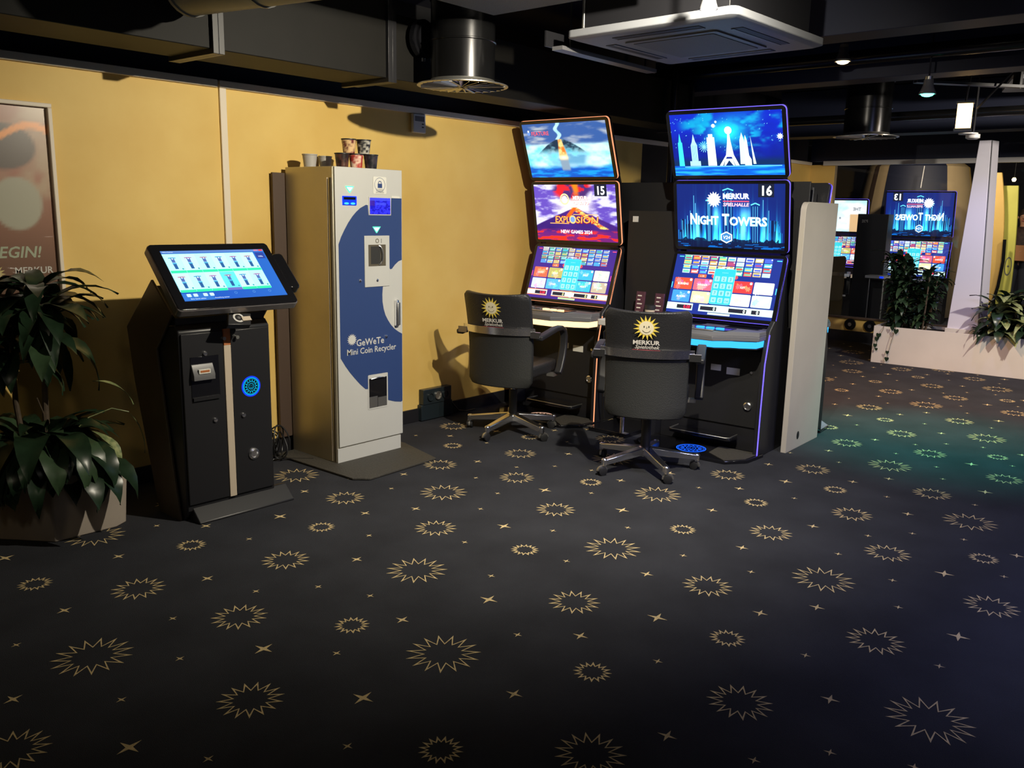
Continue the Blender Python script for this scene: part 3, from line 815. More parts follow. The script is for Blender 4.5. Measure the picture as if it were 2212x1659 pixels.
def fn_explosion(U, V):
    n = fbm(U, V, 5, 31); n2 = fbm(U, V, 10, 7)
    c = lerp((0.22, 0.14, 0.60), (0.80, 0.78, 1.0), sst(0.40, 0.66, fbm(U * 1.6, V * 2.8, 5, 12)))
    d = np.hypot((U - 0.5) * 1.2, V - 0.62)
    c = lerp(c, (1.0, 0.95, 0.9), (1 - sst(0.1, 0.38, d)) * .8 + 0 * U)
    d = np.hypot((U - 0.48) / 0.27, (V - 0.93) / 0.22)
    c = lerp(c, lerp((0.13, 0.06, 0.26), (0.85, 0.04, 0.07), sst(0.42, 0.58, fbm(U, V, 12, 44))), 1 - sst(0.7, 1.05, d + .3 * (n2 - .5)))
    c = lerp(c, (1.0, 0.35, 0.03), (1 - sst(.01, .05, abs(U - .52 + .06 * (n - .5)))) * sst(.7, .95, V))
    ridge = 0.61 - 0.66 * abs(U - 0.5)
    m = sst(0, 0.02, ridge - V + 0.02 * (n2 - .5))
    c = lerp(c, lerp((0.06, 0.02, 0.24), (0.16, 0.05, 0.38), n), m)
    t = (U - 0.5) - (0.58 - V) * 1.0
    lav = (1 - sst(0.02, 0.055, abs(t + .05 * (n2 - .5)))) * (V > 0.22) * (V < 0.6)
    c = lerp(c, lerp((1.0, 0.10, 0.02), (1.0, 0.85, 0.3), sst(.35, .6, fbm(U, V, 26, 90))), lav * 1.2)
    lav = (1 - sst(0.015, 0.04, abs((U - .5) + (0.58 - V) * .6 + .05 * (n - .5)))) * (V > 0.42) * (V < 0.6)
    c = lerp(c, (1.0, 0.22, 0.03), lav)
    fl = lerp((0.12, 0.03, 0.35), (0.42, 0.04, 0.20), n)
    fl = lerp(fl, (1.0, 0.07, 0.04), sst(0.52, 0.62, fbm(U, V * 3, 7, 17)))
    return lerp(fl, c, sst(0.14, 0.22, V))

def fn_night_city(U, V):
    n = fbm(U, V, 6, 41); st = vnoise(U * 1.78, V, 85, 3)
    c = lerp((0.0, 0.03, 0.36), (0.0, 0.05, 0.62), sst(0.1, 0.9, V + .6 * (n - .5)))
    c = lerp(c, (0.0, 0.45, 0.75), sst(0.5, 0.75, n) * sst(0.4, 0.6, V) * (1 - sst(.75, 1.0, abs(U - .6) * 1.8)))
    c = lerp(c, (0.03, 0.75, 0.85), np.exp(-((U - .76) / .06) ** 2 - ((V - .9) / .12) ** 2) * .9 * sst(.3, .6, n))
    c = lerp(c, (0.3, 0.8, 1.0), (st > 0.94) * (V > .40) * .9)
    c = lerp(c, (0.05, 0.95, 1.05), np.exp(-(((U - .52) / .13) ** 2 + ((V - .70) / .16) ** 2)) * 1.0)
    c = lerp(c, (0.02, 0.75, 0.95), sst(.42, .6, fbm(U, V, 9, 77)) * np.exp(-(((U - .66) / .16) ** 2 + ((V - .66) / .22) ** 2)) * .9)
    c = lerp(c, (0.02, 0.65, 0.8), sst(.45, .6, fbm(U, V, 8, 78)) * np.exp(-(((U - .33) / .12) ** 2 + ((V - .72) / .15) ** 2)) * .9)
    c = lerp(c, (0.0, 0.06, 0.20), (1 - sst(.22, .34, V + .03 * n)) * (V > .16))
    w = lerp((0.0, 0.20, 0.75), (0.05, 0.55, 1.0), sst(.45, .7, fbm(U * .7, V * 5, 7, 6)))
    return lerp(w, c, sst(.155, .165, V))

def fn_towers(U, V):
    n = fbm(U, V, 6, 51)
    r = np.hypot((U - .5) * 1.1, (V - .35))
    c = lerp((0.02, 0.16, 0.62), (0.01, 0.045, 0.27), sst(0.0, 0.6, r))
    rnd = random.Random(5)
    for k in range(30):          # dark towers behind
        u0 = rnd.uniform(.03, .97); w_ = rnd.uniform(.010, .028); h = rnd.uniform(.25, .62) * (1 - abs(u0 - .5) * .6)
        c = lerp(c, (0.0, 0.022, 0.13), ((abs(U - u0) < w_) & (V < h)) * .92)
        c = lerp(c, (0.05, 0.45, 0.95), ((abs(abs(U - u0) - w_) < .003) & (V < h)) * .7)
    c = lerp(c, (0.03, 0.45, 1.0), np.exp(-((V - .13) / .10) ** 2) * (1 - sst(.2, .5, abs(U - .5))) * .75)
    for k in range(60):          # light beams rising from the ground
        u0 = rnd.uniform(.03, .97); w_ = rnd.uniform(.002, .007); h = rnd.uniform(.06, .45) * (1 - abs(u0 - .5) * .8)
        g = np.exp(-((U - u0) / w_) ** 2) * np.exp(-np.clip(V - .12, 0, 1) / h * 1.6) * (V > .10)
        c = c + g[..., None] * np.array((0.10, 0.90, 1.1)) * 1.3
    for u0, w_, v0, h, a_ in ((.20, .016, .25, .20, 1.1), (.38, .025, .47, .16, .9), (.475, .012, .28, .22, 1.0), (.63, .026, .30, .20, 1.1), (.66, .05, .52, .10, .5), (.82, .012, .25, .14, .7)):
        g = np.exp(-((U - u0) / w_) ** 2 - ((V - v0) / h) ** 2)
        c = c + g[..., None] * np.array((0.30, 0.95, 1.0)) * a_
    tree = (V < .115 + .05 * vnoise(U, V * 0, 38, 9) * (abs(U - .5) < .45))
    c = lerp(c, (0.0, 0.015, 0.09), tree * .95)
    c = lerp(c, (0.0, 0.30, 0.85), (V < .075) * (vnoise(U * 1.0, V * 7, 12, 4) > .72) * .8)
    return c

def txt_shadow(b, s, x, y, size, F, col, edge=(0.02, 0.05, 0.3), mirror=False, **k):
    b.text(s, x + size * .03, y - size * .04, size, 0.0012, 'screen', F, edge, mirror=mirror, **k)
    b.text(s, x, y, size, 0.0018, 'screen', F, col, mirror=mirror, **k)

def pic_volcano(b, F, w, h):
    b.grid(w, h, 170, 96, fn_volcano_sea, 0, 'screen', F)
    b.fit('FEATURE', w * .105, w * .32, h * .79, h * .10, .0018, 'screen', F, (0.80, 0.10, 0.12), bold=.02)
    b.line([(w * .10, h * .885), (w * .32, h * .885)], h * .01, .001, 'screen', F, (.03, .05, .15))
    b.disc(w * .07, h * .83, h * .035, .001, 'screen', F, (.15, .3, .8)); b.disc(w * .07, h * .87, h * .02, .0015, 'screen', F, (.85, .9, .95))

def number_box(b, F, w, h, s, x0=.755, x1=.90, mirror=False):
    b.poly([(w * x0, h * .80), (w * x1, h * .80), (w * x1, h), (w * x0, h)], .001, 'screen', F, (0.005, 0.01, 0.03))
    b.text(s, w * (x0 + x1) / 2, h * .83, h * .20, .002, 'screen', F, (1.1, 1.1, 1.1), bold=.03, sx=.95, mirror=mirror)

def pic_explosion(b, F, w, h):
    b.grid(w, h, 170, 96, fn_explosion, 0, 'screen', F)
    number_box(b, F, w, h, '15')
    b.ring(w * .385, h * .745, h * .075, h * .10, .0012, 'screen', F, (1, .8, .4))
    b.star(w * .385, h * .745, h * .075, h * .05, 14, .0014, 'screen', F, (1.2, 1.15, .9))
    for q, (dx, c_) in enumerate((( .004, (.8, .2, .1)), (0, (1.15, 1.15, 1.15)))):
        b.fit('MERKUR', w * (.49 + dx), w * (.665 + dx), h * (.735 - dx), h * .095, .0012 + q * .0006, 'screen', F, c_, bold=.03)
        b.fit('CASINO', w * (.49 + dx), w * (.68 + dx), h * (.65 - dx), h * .08, .0012 + q * .0006, 'screen', F, c_, bold=.015)
    for t_, x0_, x1_ in (('EXPL', .245, .435), ('SION', .505, .79)):
        b.fit(t_, w * x0_, w * x1_, h * .32, h * .175, .0014, 'screen', F, (.45, .02, .02), bold=.05, shear=.12)
        b.fit(t_, w * (x0_ + .006), w * (x1_ - .006), h * .328, h * .16, .0018, 'screen', F, (1.15, .55, .10), bold=.012, shear=.12)
    b.disc(w * .47, h * .385, h * .075, .002, 'screen', F, (1, .65, .2)); b.disc(w * .47, h * .385, h * .05, .0024, 'screen', F, (.2, .35, .8))
    b.line([(w * .18, h * .31), (w * .42, h * .31)], h * .014, .0015, 'screen', F, (1, .5, .15))
    b.line([(w * .48, h * .475), (w * .78, h * .475)], h * .014, .0015, 'screen', F, (1, .5, .15))
    b.fit('NEW GAMES 2024', w * .31, w * .70, h * .135, h * .085, .0014, 'screen', F, (1.0, 1.0, 1.1), bold=.025)

def pic_city(b, F, w, h):
    b.grid(w, h, 180, 100, fn_night_city, 0, 'screen', F)
    Wt, Cy = (1.0, 1.15, 1.1), (.05, .85, 1.1)
    def P(pts, c, z=.001): b.poly([(w * x, h * y) for x, y in pts], z, 'screen', F, c)
    P([(.05, .16), (.10, .16), (.095, .55), (.055, .55)], Cy); P([(.062, .55), (.088, .55), (.076, .70)], Cy, .0012)
    P([(.155, .16), (.255, .16), (.255, .24), (.235, .24), (.235, .50), (.22, .56), (.19, .56), (.175, .50), (.175, .24), (.155, .24)], (.45, .85, 1.0)); P([(.19, .56), (.22, .56), (.205, .68)], (.5, .85, 1), .0012)
    for x in (.19, .205, .22): b.line([(w * x, h * .25), (w * x, h * .5)], w * .004, .0014, 'screen', F, (.12, .45, .75))
    P([(.325, .16), (.405, .16), (.40, .62), (.385, .62), (.385, .67), (.345, .67), (.345, .62), (.33, .62)], Wt)
    # iron lattice tower
    P([(.43, .16), (.46, .16), (.50, .30), (.525, .30), (.545, .30), (.575, .16), (.61, .16), (.565, .33), (.545, .55), (.535, .75), (.525, .75), (.515, .55), (.495, .33)], Wt)
    P([(.47, .16), (.485, .16), (.52, .245), (.555, .16), (.57, .16), (.55, .27), (.49, .27)], (.8, 1.05, 1.05), .0014)
    b.disc(w * .53, h * .72, h * .06, .0016, 'screen', F, (1.2, 1.3, 1.2))
    P([(.62, .18), (.675, .18), (.665, .56), (.645, .68), (.625, .56)], (.7, 1.0, .95))
    P([(.66, .16), (.72, .16), (.72, .25), (.70, .32), (.69, .55), (.675, .64), (.665, .5)], Wt)
    P([(.735, .18), (.76, .18), (.735, .45), (.72, .62)], (.75, 1.0, 1.0))
    b.star(w * .975, h * .60, h * .055, h * .03, 9, .001, 'screen', F, Wt)
    for a in range(14):
        b.line([(w * .30, h * .47), (w * .30 + h * .09 * math.cos(a * .449), h * .47 + h * .09 * math.sin(a * .449))], h * .008, .0012, 'screen', F, (.3, .9, 1))
    b.disc(w * .40, h * .80, h * .03, .001, 'screen', F, Wt); b.disc(w * .425, h * .86, h * .018, .001, 'screen', F, Wt)
    b.line([(w * .1, h * .145), (w * .98, h * .15)], h * .012, .001, 'screen', F, (.2, .8, 1.0))

def pic_towers(b, F, w, h, num='16', mirror=False):
    X = (lambda x: w * (1 - x)) if mirror else (lambda x: w * x)
    b.grid(w, h, 230, 110, (lambda U, V: fn_towers(1 - U, V)) if mirror else fn_towers, 0, 'screen', F)
    Cy = (.15, .85, 1.1)
    for (x0, x1, y, pk) in ((.44, .54, .90, .03), (.70, .78, .68, .03), (.28, .34, .74, .02)):
        b.poly([(X(x0), h * .12), (X(x1), h * .12), (X(x1), h * y), (X((x0 + x1) / 2), h * (y + pk)), (X(x0), h * y)], .0006, 'screen', F, (0.0, 0.03, .20))
        b.line([(X(x0), h * y), (X((x0 + x1) / 2), h * (y + pk)), (X(x1), h * y)], h * .018, .001, 'screen', F, Cy)
        for x in (x0 + .02, (x0 + x1) / 2, x1 - .02): b.line([(X(x), h * .1), (X(x), h * (y - .02))], w * .004, .001, 'screen', F, (.1, .6, 1))
    for x, y in ((.13, .58), (.165, .82), (.18, .70), (.86, .6), (.81, .76), (.05, .42), (.93, .3), (.10, .5)):
        b.line([(X(x), h * .14), (X(x), h * y)], w * .005, .0008, 'screen', F, (.12, .6, 1))
    number_box(b, F, w, h, num, *((.10, .25) if mirror else (.765, .905)), mirror=mirror)
    b.star(X(.36), h * .76, h * .125, h * .085, 15, .0012, 'screen', F, (1.1, 1.15, 1.15))
    def ft(t_, x0, x1, y, size, c_, edge, bold=.03, shear=0.0):
        for q, (dx, cc) in enumerate(((.004, edge), (0, c_))): b.fit(t_, X(x0) + w * dx, X(x1) + w * dx, h * (y - dx), h * size, .0013 + q * .0006, 'screen', F, cc, bold=bold, shear=shear)
    ft('MERKUR', .445, .685, .775, .115, (1.15, 1.15, 1.2), (.3, .4, .9))
    b.line([(X(.445), h * .735), (X(.685), h * .735)], h * .018, .0014, 'screen', F, (.8, .1, .2))
    ft('SPIELHALLE', .445, .685, .66, .072, (1.0, .75, .8), (.3, .1, .4), .02, .15)
    Wt = (1.15, 1.2, 1.2)
    ft('N', .13, .195, .37, .24, Wt, Cy); ft('IGHT', .205, .40, .37, .185, Wt, Cy)
    ft('T', .435, .50, .37, .24, Wt, Cy); ft('OWERS', .505, .845, .365, .185, Wt, Cy)
    hexa = [(X(.475 + .062 * math.cos(a)), h * (.17 + .095 * math.sin(a))) for a in [math.pi / 2 + k * math.pi / 3 for k in range(6)]]
    hexb = [(X(.475 + .05 * math.cos(a)), h * (.17 + .075 * math.sin(a))) for a in [math.pi / 2 + k * math.pi / 3 for k in range(6)]]
    b.poly(hexa, .0012, 'screen', F, (1, 1.1, 1.1)); b.poly(hexb, .0015, 'screen', F, (.05, .25, .6))
    b.text('V24', X(.475), h * .145, h * .075, .0018, 'screen', F, (1, 1.1, 1.1), bold=.02, shear=.2, mirror=mirror)

def pic_menu(b, F, w, h, theme, mirror=False, seed=3):
    rnd = random.Random(seed)
    X = (lambda x: w * (1 - x)) if mirror else (lambda x: w * x)
    orange = theme == 'orange'
    bg = (.055, .02, .25) if orange else (.01, .03, .27)
    b.poly([(0, 0), (w, 0), (w, h), (0, h)], 0, 'screen', F, bg)
    pal = [(.9, .12, .08), (.1, .6, .85), (.9, .65, .2), (.15, .75, .45), (.75, .8, .85), (.5, .08, .2), (.08, .15, .75), (.95, .45, .1), (.6, .85, .95), (.85, .8, .6)] if not orange else [(.55, .12, .12), (.1, .35, .8), (.65, .5, .2), (.1, .45, .3), (.45, .45, .5), (.1, .25, .75), (.3, .6, .8), (.5, .45, .2), (.05, .45, .8), (.6, .6, .55)]
    def R(x0, y0, x1, y1, c, z, r=.0):
        p = [(X(x0), h * y0), (X(x1), h * y0), (X(x1), h * y1), (X(x0), h * y1)]
        b.poly(p, z, 'screen', F, c)
    # small tiles
    for i in range(10):
        x0 = .085 + i * .084
        for j in range(4):
            y1 = .985 - j * .078
            c = rnd.choice(pal)
            R(x0, y1 - .066, x0 + .072, y1, c, .0006)
            c2 = rnd.choice(pal)
            R(x0 + .008, y1 - .052, x0 + .064, y1 - rnd.uniform(.015, .03), c2, .0009)
            b.disc(X(x0 + .064), h * (y1 - .012), h * .012, .0012, 'screen', F, (.95, .97, .97), n=8)
    b.line([(X(.08), h * .825), (X(.45), h * .825)], h * .006, .0012, 'screen', F, (.8, .9, .4))
    b.line([(X(.08), h * .992), (X(.45), h * .992)], h * .006, .0012, 'screen', F, (.8, .9, .6))
    b.text('MERKUR', X(.50), h * .80, h * .035, .0012, 'screen', F, (1, 1, .9), bold=.02, mirror=mirror)
    # big tiles
    big = [[(.75, .16, .08), (.55, .48, .15), None, (.05, .5, .75), (.75, .85, .7)], [(.65, .72, .85), (.1, .5, .85), (.5, .55, .25), (.05, .55, .7), (.6, .5, .35)]] if orange else \
          [[(.95, .10, .04), (.75, .15, .22), None, (.85, .05, .05), (1.0, .9, .9)], [(.06, .35, .95), (1.0, .80, .45), (.05, .6, .7), (.95, 1.0, .85), (.7, 1.0, .95)]]
    names = [['LUCKY', 'GOLD', '', 'WILD', 'CLASSIC'], ['MAGIC', 'STARS', '', 'NIGHT', 'ANUBIS']] if orange else [['BURNING', 'WINNER', '', 'KEY', ''], ['ALADIN', 'SUNNY', '', '', '']]
    for j in range(2):
        for i in range(5):
            c = big[j][i]
            if c is None: continue
            x0 = .03 + i * .19; y1 = .60 - j * .215
            xa, xb = sorted((X(x0), X(x0 + .178)))
            b.rrect(xa, h * (y1 - .195), xb, h * y1, h * .018, .0006, 'screen', F, c)
            for q in range(7):
                cx, cy = x0 + rnd.uniform(.03, .15), y1 - rnd.uniform(.04, .16)
                c2 = tuple(min(1.1, v * rnd.uniform(.5, 1.6) + rnd.uniform(0, .3)) for v in c)
                rw = rnd.uniform(.012, .035)
                b.star(X(cx), h * cy, w * rw, w * rw * .55, rnd.randint(3, 8), .0007 + q * .00005, 'screen', F, c2)
            if names[j][i]:
                txt_shadow(b, names[j][i], X(x0 + .089), h * (y1 - .12), h * .05, F, (1.1, 1.05, .9), tuple(v * .3 for v in c), bold=.03, mirror=mirror, sx=.9)
            b.disc(X(x0 + .16), h * (y1 - .03), h * .022, .0022, 'screen', F, (.95, .98, .98), n=12)
    R(.25, .62, .33, .675, (1.0, .18, .06), .0006); b.text('» 20', X(.29), h * .633, h * .04, .001, 'screen', F, (1, 1, .9), mirror=mirror)
    # keypad
    tq = (.03, .62, .72)
    xa, xb = sorted((X(.405), X(.60)))
    for x in (.397, .612):
        b.star(X(x), h * .655, h * .035, h * .03, 4, .0008, 'screen', F, (.95, .08, .10))
    b.rrect(xa - w * .004, h * .195, xb + w * .004, h * .825 - h * .04, h * .02, .0024, 'screen', F, (.25, .9, .95))
    b.rrect(xa, h * .20, xb, h * .78, h * .018, .0027, 'screen', F, tq)
    keys = ['1', '2', '3', '4', '5', '6', '7', '8', '9', '<', '0', 'X' if orange else 'OK']
    for k, s in enumerate(keys):
        cx = .44 + (k % 3) * .063; cy = .615 - (k // 3) * .118
        b.rrect(min(X(cx - .024), X(cx + .024)), h * (cy - .043), max(X(cx - .024), X(cx + .024)), h * (cy + .043), h * .01, .003, 'screen', F, (.35, .88, .92))
        b.text(s, X(cx), h * (cy - .028), h * (.075 if len(s) == 1 else .05), .0034, 'screen', F, (.03, .32, .38), bold=.01, mirror=mirror)
    b.text('* * * *', X(.505), h * .70, h * .04, .003, 'screen', F, (.6, .95, 1), mirror=mirror)
    R(.43, .13, .60, .175, (.6, .75, .3) if orange else (.05, .55, .6), .0006)
    # meter bar
    hb = (1.05, 1.0, 1.0) if orange else (.75, 1.1, 1.0)
    R(.0, .055, .255, .15 + .02, hb, .0008)
    R(.315, .055, 1.0, .17, hb, .0008)
    if orange:
        for y in (.055, .158): R(.0, y, .255, y + .014, (1.0, .25, .06), .001); R(.315, y, 1.0, y + .014, (1.0, .25, .06), .001)
        b.star(X(.555), h * .11, h * .06, h * .045, 16, .0012, 'screen', F, (1.1, 1.05, .9))
    for x0, x1, s, c in ((.10, .245, '0.00', (1.0, .03, .10)), (.33, .485, '0', (.9, .95, .4) if orange else (1, 1.1, 1)), (.60, .765, '0', (.9, .95, .4) if orange else (1, 1.1, 1)), (.81, .885, '0', (.9, .95, .4) if orange else (1, 1.1, 1))):
        R(x0, .078, x1, .142, (.015, .015, .03), .0012)
        b.text(s, X(x1 - .012) , h * .084, h * .075, .0016, 'screen', F, c, 'RIGHT' if not mirror else 'RIGHT', bold=.03, mirror=mirror, sx=.95)
    R(.41, .012, .62, .045, (.55, .8, .35) if orange else (.7, .95, .7), .0008)
    for x in (.03, .95): R(x, .955, x + .045, .97, (1.0, .08, .2) if orange else (.1, .8, 1), .0012)
    for x in (.006, .988): R(x, .42, x + .008, .52, (1.0, .08, .3) if orange else (.1, .8, 1), .0012)

# ------------------------------------------------------------------ gaming machines
MW = 0.78
PROF = [(-0.246, 2.141), (-0.084, 1.722), (0.0, 1.263), (-0.141, 0.831)]

def sun_emblem(b, cx, cy, r, z, m, F, face=True):
    """line drawing of a sun with a face inside a circle"""
    b.ring(cx, cy, r * .93, r, z, m, F, n=40)
    b.ring(cx, cy, r * .84, r * .87, z, m, F, n=40)
    b.starline(cx, cy, r * .80, r * .50, 14, r * .055, z, m, F)
    b.ring(cx, cy, r * .30, r * .34, z, m, F, n=24)
    if face:
        for s in (-1, 1): b.disc(cx + s * r * .11, cy + r * .07, r * .035, z, m, F, n=10)
        b.line([(cx + r * .17 * math.cos(a), cy - r * .02 + r * .17 * math.sin(a)) for a in [math.radians(200 + 14 * k) for k in range(11)]], r * .03, z, m, F)

def panel(root, lo, hi, w, led, pic, name='display', bot_strip=True):
    """one screen panel between two profile points (depth, height)"""
    d = Vector((hi[0] - lo[0], 0, hi[1] - lo[1])); L = d.length - 0.012
    u = d.normalized()
    o = Vector((lo[0], w, lo[1])) + u * 0.006
    F = FR(o, (0, -1, 0), u)              # x to the player's right, y up the panel, z to the player
    b = MB(); b.prism(rr(0, 0, w, L, 0.028), -0.006, 0.0, 'black_gloss', M=F); b.prism(rr(0.003, 0.003, w - .003, L - .003, 0.026), -0.05, -0.006, 'black_metal', M=F); sp = b.build(name, root, bevel=0.0015)
    b = MB()
    out = rr(0.0, 0.0, w, L, 0.028); n = len(out)
    v = [(x, y, z) for z in (-0.023, -0.007) for x, y in out]
    b.add(v, [(i, (i + 1) % n, n + (i + 1) % n, n + i) for i in range(n)], led, M=F)
    b.build('light_strip', sp, smooth=True)
    mg = 0.024
    F2 = F @ Matrix.Translation((mg, mg * .9, 0.0012))
    b = MB(); pic(b, F2, w - 2 * mg, L - 1.8 * mg); b.build('screen', sp, smooth=False)
    return sp

def make_machine(label, loc, phi, led, bandm, sunm, pics, group, side_led=True):
    t = thing('gaming_machine', label, 'gaming machine', loc, phi, group)
    W = MW
    k0 = len(PROF) - 1 - len(pics)
    for i, pc in enumerate(pics): panel(t, PROF[k0 + i + 1], PROF[k0 + i], W, led, pc)
    top = PROF[k0]
    # back housing following the screens
    b = MB()
    pr = [(-0.11, 0.80), (0.02, 1.26), (0.0, 1.66)]
    if len(pics) == 3: pr += [(-0.10, 1.90), (-0.13, 2.02), (-0.09, 2.03), (0.06, 1.68), (0.14, 1.30)]
    else: pr += [(0.10, 1.70), (0.14, 1.30)]
    pr += [(0.30, 0.90), (0.30, 0.80)]
    pts = [(x, z) for x, z in pr]
    b.prism([(p[0] * (.66 if p[0] > .08 else 1) + .02, p[1]) for p in pts], 0.06, W - 0.06, 'black_metal', axis='y')
    b.build('screen_housing', t, bevel=0.01)
    # lower cabinet with curved side cheeks
    side = [(-0.265, 0.0), (-0.262, 0.30), (-0.25, 0.60), (-0.20, 0.80), (-0.13, 0.86), (-0.02, 1.20), (0.035, 1.27), (0.055, 1.24), (0.02, 1.12), (0.10, 0.80), (0.22, 0.78), (0.23, 0.0)]
    for l0 in (0.0, W - 0.03):
        b = MB(); b.prism(side, l0, l0 + 0.03, 'black_metal', axis='y'); sp = b.build('side_panel', t, bevel=0.006)
        if not side_led: continue
        b = MB(); le = -0.001 if l0 == 0 else W + 0.001
        b.tube([(-0.262, le, 0.02), (-0.259, le, 0.30), (-0.247, le, 0.60), (-0.205, le, 0.78)], 0.004, led, 8)
        b.build('light_strip', sp)
    b = MB(); b.box(-0.13, 0.03, 0.0, 0.22, W - 0.03, 0.74, 'black_metal'); b.build('cabinet_body', t, bevel=0.004)
    b = MB(); b.box(-0.142, 0.07, 0.16, -0.131, W - 0.07, 0.66, 'black_panel'); dr = b.build('door', t, bevel=0.003)
    q = FR((-0.143, 0, 0), (0, -1, 0), (0, 0, 1))
    b = MB(); b.lathe([(0.027, 0), (0.027, 0.012), (0.020, 0.016), (0.018, 0.010)], 'chrome', q @ Matrix.Translation((-0.13, 0.30, 0)), 22, caps=True); b.build('lock', dr)
    b = MB(); b.lathe([(0.009, 0), (0.009, 0.008)], 'chrome', q @ Matrix.Translation((-0.12, 0.52, 0)), 14); b.build('key_lock', dr)
    b = MB(); b.box(-0.145, 0.20, 0.49, -0.141, 0.29, 0.535, 'paper'); b.build('label_plate', dr)
    b = MB(); b.box(-0.145, 0.33, 0.505, -0.141, 0.40, 0.545, 'paper'); b.build('label_plate', dr)
    # button desk: hexagonal nose, glowing band beneath
    def outl(off, back):
        return [(back, 0.02), (-0.315 - off * .6, 0.02 - off * .3), (-0.40 - off, 0.17), (-0.485 - off, 0.25), (-0.485 - off, 0.53), (-0.40 - off, 0.61), (-0.315 - off * .6, W - 0.02 + off * .3), (back, W - 0.02)]
    b = MB(); b.prism(outl(0.0, -0.02), 0.745, 0.775, 'grey_plastic'); b.prism(outl(0.0, -0.02), 0.775, 0.80, 'grey_plastic', top=outl(-0.03, -0.03)); dk = b.build('button_desk', t, bevel=0.004)
    def outb(off):
        return [(-0.12, 0.03), (-0.32 + off, 0.035), (-0.375 + off, 0.12), (-0.39 + off, 0.17), (-0.455 + off, 0.25), (-0.455 + off, 0.53), (-0.39 + off, 0.61), (-0.375 + off, 0.66), (-0.32 + off, W - 0.035), (-0.12, W - 0.03)]
    b = MB()
    o0 = outb(0.0); v = [(x, y, z) for z in (0.703, 0.743) for x, y in o0]; n = len(o0)
    b.add(v, [(i, i + 1, n + i + 1, n + i) for i in range(n - 1)], bandm)
    b.build('light_band', dk, smooth=False)
    b = MB(); b.prism([(x + .006, y) for x, y in o0], 0.695, 0.742, 'black_metal', top=[(x + .006, y) for x, y in o0]); b.build('desk_underside', dk)
    for (a0, l0, a1, l1) in ((-.40, .20, -.24, .58), (-.20, .08, -.12, .30), (-.20, .46, -.12, .70)):
        b = MB(); b.box(a0, l0, .798, a1, l1, 0.804, 'black_gloss'); b.build('inlay', dk, bevel=.002)
    for k in range(5):
        l = 0.24 + k * .066
        b = MB(); b.prism(rr(-0.36, l, -0.33, l + .05, .008), .802, .812, bandm if k < 3 else 'grey_plastic'); b.build('button', dk)
    b = MB(); b.box(-0.445, 0.27, 0.801, -0.425, 0.51, 0.808, 'chrome_dull'); b.build('rest_edge', dk, bevel=.002)
    # foot rest and floor plate with glowing sun
    b = MB(); b.prism(rr(-0.30, 0.17, -0.16, 0.61, 0.03), 0.085, 0.105, 'black_gloss'); fr = b.build('foot_rest', t, bevel=0.005)
    b = MB(); b.tube([(-0.16, .18, .107), (-0.285, .18, .107), (-0.302, .20, .107), (-0.302, .58, .107), (-0.285, .60, .107), (-.16, .60, .107)], 0.003, 'chrome_dull', 8); b.build('trim_edge', fr)
    b = MB(); b.prism([(-0.20, -0.02), (-0.40, 0.0), (-0.52, 0.10), (-0.52, W - 0.10), (-0.40, W), (-0.20, W + 0.02)], 0.0, 0.022, 'black_gloss'); pl = b.build('floor_plate', t, bevel=0.004)
    b = MB(); b.prism([(-0.22, 0.0), (-0.40, 0.02), (-0.51, 0.11), (-0.40, 0.26), (-0.22, 0.27)], 0.0225, 0.025, 'carpet_mat'); b.build('grip_mat', pl)
    b = MB(); q = FR((-0.385, W / 2, 0.0235), (0, -1, 0), (1, 0, 0)); b.disc(0, 0, .105, 0, 'black_gloss', q, n=40); sun_emblem(b, 0, 0, 0.095, 0.001, sunm, q); b.build('sun_light', pl, smooth=False)
    return t

m15 = make_machine('gaming machine 15 with orange light strips and volcano screens beside the yellow wall', (5.247, 3.509, 0), math.radians(0.69), 'led_orange', 'band_orange', 'sun_orange',
                   [pic_volcano, pic_explosion, lambda b, F, w, h: pic_menu(b, F, w, h, 'orange', seed=5)], 'gaming machines in the front row')
m16 = make_machine('gaming machine 16 with blue light strips and night city screens', (5.255, 2.269, 0), math.radians(3.3), 'led_blue', 'band_blue', 'sun_blue',
                   [pic_city, pic_towers, lambda b, F, w, h: pic_menu(b, F, w, h, 'blue', seed=8)], 'gaming machines in the front row')
def pic_plain(b, F, w, h): b.grid(w, h, 30, 18, fn_towers, 0, 'screen', F)
make_machine('black rear-facing machine behind the cream divider with one blue light edge', (5.735, 3.02, 0), math.radians(180), 'led_blue', 'band_blue', 'sun_blue',
             [pic_plain, lambda b, F, w, h: pic_menu(b, F, w, h, 'blue', seed=11)], 'rear-facing machines', False)
make_machine('black back of the rear-facing machine between machine 15 and machine 16', (5.735, 4.30, 0), math.radians(180), 'led_blue', 'band_blue', 'sun_blue',
             [pic_plain, lambda b, F, w, h: pic_menu(b, F, w, h, 'blue', seed=12)], 'rear-facing machines', False)
b = MB(); b.box(-0.012, 0, 0, 0.0, 2.05, 1.72, 'black_panel'); o = b.build('back_partition', bevel=.003); o.location = (5.502, 2.26, 0)
tag(o, 'tall black partition behind gaming machines 15 and 16', 'partition')

